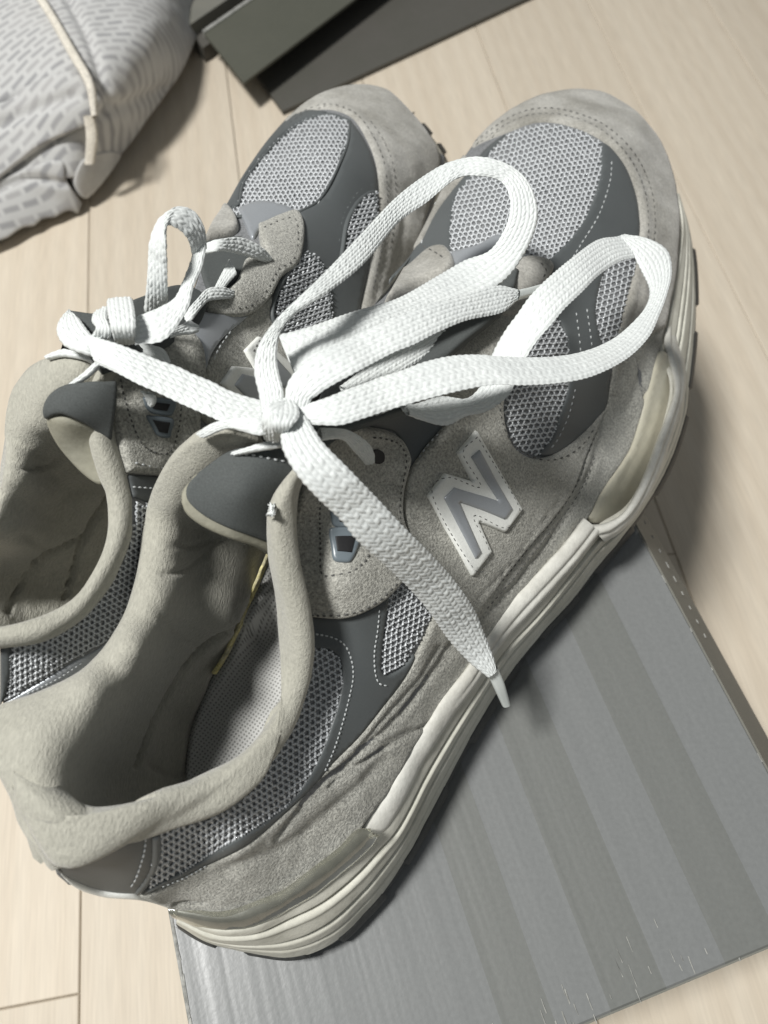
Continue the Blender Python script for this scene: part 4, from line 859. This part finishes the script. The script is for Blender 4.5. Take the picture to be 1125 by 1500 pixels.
stl([(385,345),(410,333),(428,330),(431,350),(428,372),(420,390),(400,402),(385,425),(362,447),(335,456)], .0027, pitch=9, length=4)
stl([(500,215),(493,245),(478,280),(462,305)], .0012, STL, pitch=8); stl([(543,272),(520,285),(500,320),(493,360)], .0009, STL, pitch=8)
stl([(185,682),(210,686),(240,686)], .0031, STL, pitch=8); stl([(190,715),(230,717)], .0012, STL, pitch=7)
stl([(175,560),(180,600),(190,640),(205,660),(235,662),(250,630),(256,590)], .0031, pitch=8)
stl([(330,490),(312,515),(303,532)], .0020, STL, pitch=8)
stl([(425,184),(450,168),(483,160),(518,172),(543,205),(558,245),(561,300),(553,360),(540,430)], .0019); stl([(540,183),(560,215),(572,255),(573,310),(565,370)], .0019)
stl([(40,1012),(80,992),(120,966)], .0010, STL, pitch=7)
# N, partly under the laces
N2 = [(373,495,1),(352,516,1),(366,542,1),(333,538,1),(316,562,1),(352,600,1),(400,640,1),(420,600,1),(402,580,1),(430,590,1),(450,560,1)]
n2 = Q_('letter', N2, .0012, WH, lift=.0012, step=4, r=2.5)
panel('letter_inlay', [(332,565,1),(344,550,1),(385,560,1),(372,520,1),(380,512,1),(425,560,1),(412,572,1),(372,566,1),(400,610,1),(388,620,1)], HL, .0008, RF, n2, lift=.0022, step=4, r=2.5)
stitches('letter_stitch', [(362,520),(374,503),(380,520)], HL, .0025, STD, n2, pitch=7, length=4)
eyelet([(203,583),(210,580),(247,583),(243,603),(236,606),(210,603)], [(214,587,1),(238,588,1),(233,598,1),(214,597,1)], HL, LS)
eyelet([(205,609),(212,607),(243,609),(240,630),(236,640),(219,638),(210,622)], [(212,614,1),(236,615,1),(231,632,1),(219,631,1)], HL, LS)
# inside
HJ = TPS([(133,526,.108),(83,523,.106),(50,537,.102),(30,560,.099),(17,590,.096),(8,640,.093),(0,715,.092),(-20,760,.092),(120,545,.107),(70,560,.104),(40,620,.097),(30,700,.092),(20,790,.080),(60,680,.083),(60,750,.070),(40,830,.058),(110,760,.060),(120,830,.048),(80,880,.050),(150,740,.058),(0,900,.062),(-30,850,.07),(100,650,.086),(140,620,.090),(150,800,.048),(0,830,.066)])
Q_('lining', [(-60,800,1),(-20,760),(0,717),(7,683),(10,633),(17,590),(30,560),(50,537),(83,523),(133,527),(170,540,1),(170,650),(175,780),(150,840),(100,900),(40,925),(-20,940,1)], .0018, LIN, hf=HJ, step=6, r=9, bump=.0008, grooves=[([(125,780),(80,800),(45,820),(25,850),(5,900)], 2.5, .002), ([(158,720),(115,790),(105,830),(90,880)], 2.5, .002), ([(10,680),(30,690),(60,680),(85,665)], 3, .0012), ([(20,780),(45,790),(60,800)], 4, .001)])
HTL = TPS([(110,567,.110),(140,570,.110),(133,603,.106),(100,607,.107),(75,600,.107),(83,580,.109),(77,612,.105),(135,630,.101),(150,705,.092),(117,687,.094),(90,650,.099),(160,600,.105),(170,700,.092),(200,480,.108),(290,420,.095),(130,470,.112),(250,560,.1)])
Q_('tongue_foam', [(75,603),(100,604),(135,615),(160,640),(160,700),(150,710),(133,702),(110,680),(88,650),(76,622)], .0022, LIN2, hf=HTL, step=4, r=5, lift=.0003)
Q_('tongue', [(83,580),(108,567),(165,560,1),(165,640,1),(133,618),(100,604),(77,606),(73,596)], .0014, DK2, hf=HTL, step=4, r=4, lift=.0018)
Q_('tongue', [(100,458,1),(150,462),(200,440),(260,420),(300,440),(280,490),(200,530),(150,545,1),(130,520),(115,485)], .0014, DK2, hf=HTL, step=6, r=3)
acc = Acc()
ribbon(acc, [(-60,926),(0,921),(50,909),(100,886),(133,852),(153,815),(162,767),(160,720),(150,693),(138,650),(134,603),(140,567),(153,543),(180,520)],
            [(-60,952),(0,948),(60,939),(102,918),(133,891),(166,841),(186,798),(192,762),(190,730),(180,693),(164,650),(158,603),(159,567),(165,548),(190,530)], [.089,.090,.090,.088,.087,.088,.089,.092,.097,.102,.106,.107], thick=.006, weave=False, ds=.0008, noisea=.00008)
acc.build('collar', LIN, LS)
far_side([(651,238),(643,226),(630,203),(610,176),(583,147),(560,131),(523,126),(483,134),(450,151),(423,174),(390,211),(357,260),(333,303),(315,325)], HL, LS, SUD, .016, name='toe_far_side')
far_side([(315,325),(300,360),(292,400),(272,440),(225,452),(150,464),(100,490),(83,523),(50,537),(30,560),(17,590),(7,683),(0,717),(-50,800)], TPS([(315,325,.076),(300,360,.082),(292,400,.088),(272,440,.094),(225,452,.1),(150,464,.105),(100,490,.106),(83,523,.105),(50,537,.101),(30,560,.098),(17,590,.095),(7,683,.091),(0,717,.09),(-50,800,.09)]), LS, SU, .030, out=.016, name='lateral_quarter')
# sole of the left shoe, seen beside the toes
s_top = [(600,168,.030),(628,200,.026),(646,228,.022),(652,262,.020),(640,310,.020),(622,370,.020),(600,440,.020)]
s_bot = [(606,165,.010),(634,198,.008),(655,228,.007),(664,262,.006),(652,312,.006),(634,372,.006),(610,440,.006)]
loft('midsole', [[(x - 10, y + 2, z + .004) for x, y, z in s_top], s_top, [(a[0] * .6 + b[0] * .4, a[1] * .6 + b[1] * .4, a[2] * .6 + b[2] * .4) for a, b in zip(s_top, s_bot)]], MID, LS, N=120, Mv=16, disp=lambda u, v: -.0006 * np.exp(-((v - .7) / .06) ** 2))
loft('outsole', [[(a[0] * .6 + b[0] * .4, a[1] * .6 + b[1] * .4, a[2] * .6 + b[2] * .4) for a, b in zip(s_top, s_bot)], s_bot, [(x - 20, y, z - .004) for x, y, z in s_bot]], OUT, LS, N=200, Mv=12, disp=lambda u, v: np.where(np.sin(u * 40) > 0, .001, -.0005))
mo = crom([(.006,.270),(.0,.285),(-.012,.29),(-.03,.285),(-.045,.265),(-.058,.23),(-.075,.18),(-.09,.12),(-.10,.06),(-.09,.04),(-.075,.04),(-.06,.10),(-.045,.16),(-.015,.22),(.0,.25)], 60, True)[:-1]
zz = np.interp(mo[:, 1], [0, .2, .35], [.001, .003, .016]); n = len(mo)
V = np.vstack([np.c_[mo, zz], np.c_[mo, zz + .010]]); F = [[i, (i + 1) % n, n + (i + 1) % n, n + i] for i in range(n)] + [list(range(n))[::-1], list(range(n, 2 * n))]
mesh('sole_plate', V, F, OUT, LS, smooth=False)

# --- lace of the left shoe
L = Acc()
ribbon(L, [(210,462),(214,420),(217,380),(219,355),(230,326),(248,308),(266,302),(287,311),(300,335),(303,362)], [(246,452),(246,420),(245,390),(243,360),(243,338),(247,330),(257,334),(268,342),(277,356),(281,374)], [.112,.117,.121,.124,.127,.129,.129,.127,.124,.120], ncol=6)
ribbon(L, [(283,356),(280,380),(268,412),(256,436),(232,450),(198,464)], [(303,360),(296,392),(284,420),(274,455),(242,498),(198,506)], [.121,.119,.118,.117,.117,.117], ncol=6)
ribbon(L, [(158,448),(156,441),(157,455),(160,472),(167,500)], [(196,446),(194,438),(197,452),(199,472),(198,502)], [.114,.119,.1215,.121,.115], ncol=6)
ribbon(L, [(137,462),(134,470),(140,480),(134,492)], [(160,450),(158,468),(164,484),(160,500)], [.115,.1185,.119,.116], ncol=5)
ribbon(L, [(100,457),(86,472),(83,488),(95,507),(120,518),(140,524)], [(104,458),(116,467),(124,478),(131,487),(143,500),(155,508)], [.113,.115,.116,.116,.116,.115], ncol=6)
ribbon(L, [(128,488),(150,496),(173,503),(204,515),(233,527),(260,536),(283,547),(310,558),(333,570),(360,580),(392,588)], [(140,532),(170,546),(200,562),(222,572),(240,580),(265,592),(290,603),(310,612),(330,620),(360,622),(392,620)], [.116,.118,.118,.117,.116,.115,.114,.113,.112], amp=.00036)
ribbon(L, [(67,522),(85,514),(97,512),(118,517),(137,524)], [(70,527),(90,523),(105,524),(122,527),(137,533)], [.108,.110,.111,.111], ncol=3)
ribbon(L, [(140,531),(125,545),(101,564)], [(147,536),(130,552),(104,569)], [.113,.112,.110], ncol=3)
ribbon(L, [(301,358),(323,350),(350,347),(371,354),(388,365),(399,378)], [(301,371),(325,368),(350,373),(368,378),(380,382),(388,384)], [.098,.0985,.0955,.092,.0885,.084], ncol=4)
ribbon(L, [(262,470),(276,452),(290,436),(303,423),(322,420),(338,424),(349,430)], [(272,478),(284,466),(297,449),(307,441),(322,439),(335,438),(345,436)], [.099,.100,.099,.097,.095,.092,.088], ncol=4)
ribbon(L, [(335,380),(322,405),(312,425)], [(347,402),(335,415),(322,432)], [.091,.092,.094], ncol=5, amp=.0002)
ribbon(L, [(250,484),(266,475),(278,470),(290,479)], [(252,494),(268,491),(280,490),(291,486)], [.109,.106,.104], ncol=4)
ribbon(L, [(200,505),(222,506),(240,512),(250,530)], [(212,518),(225,526),(235,534),(243,540)], [.109,.108,.106], ncol=5, amp=.0002)
ribbon(L, [(205,573),(212,578),(218,588)], [(228,578),(228,590),(224,596)], [.106,.105,.103], ncol=3)
L.build('shoelace', LACE, LS)
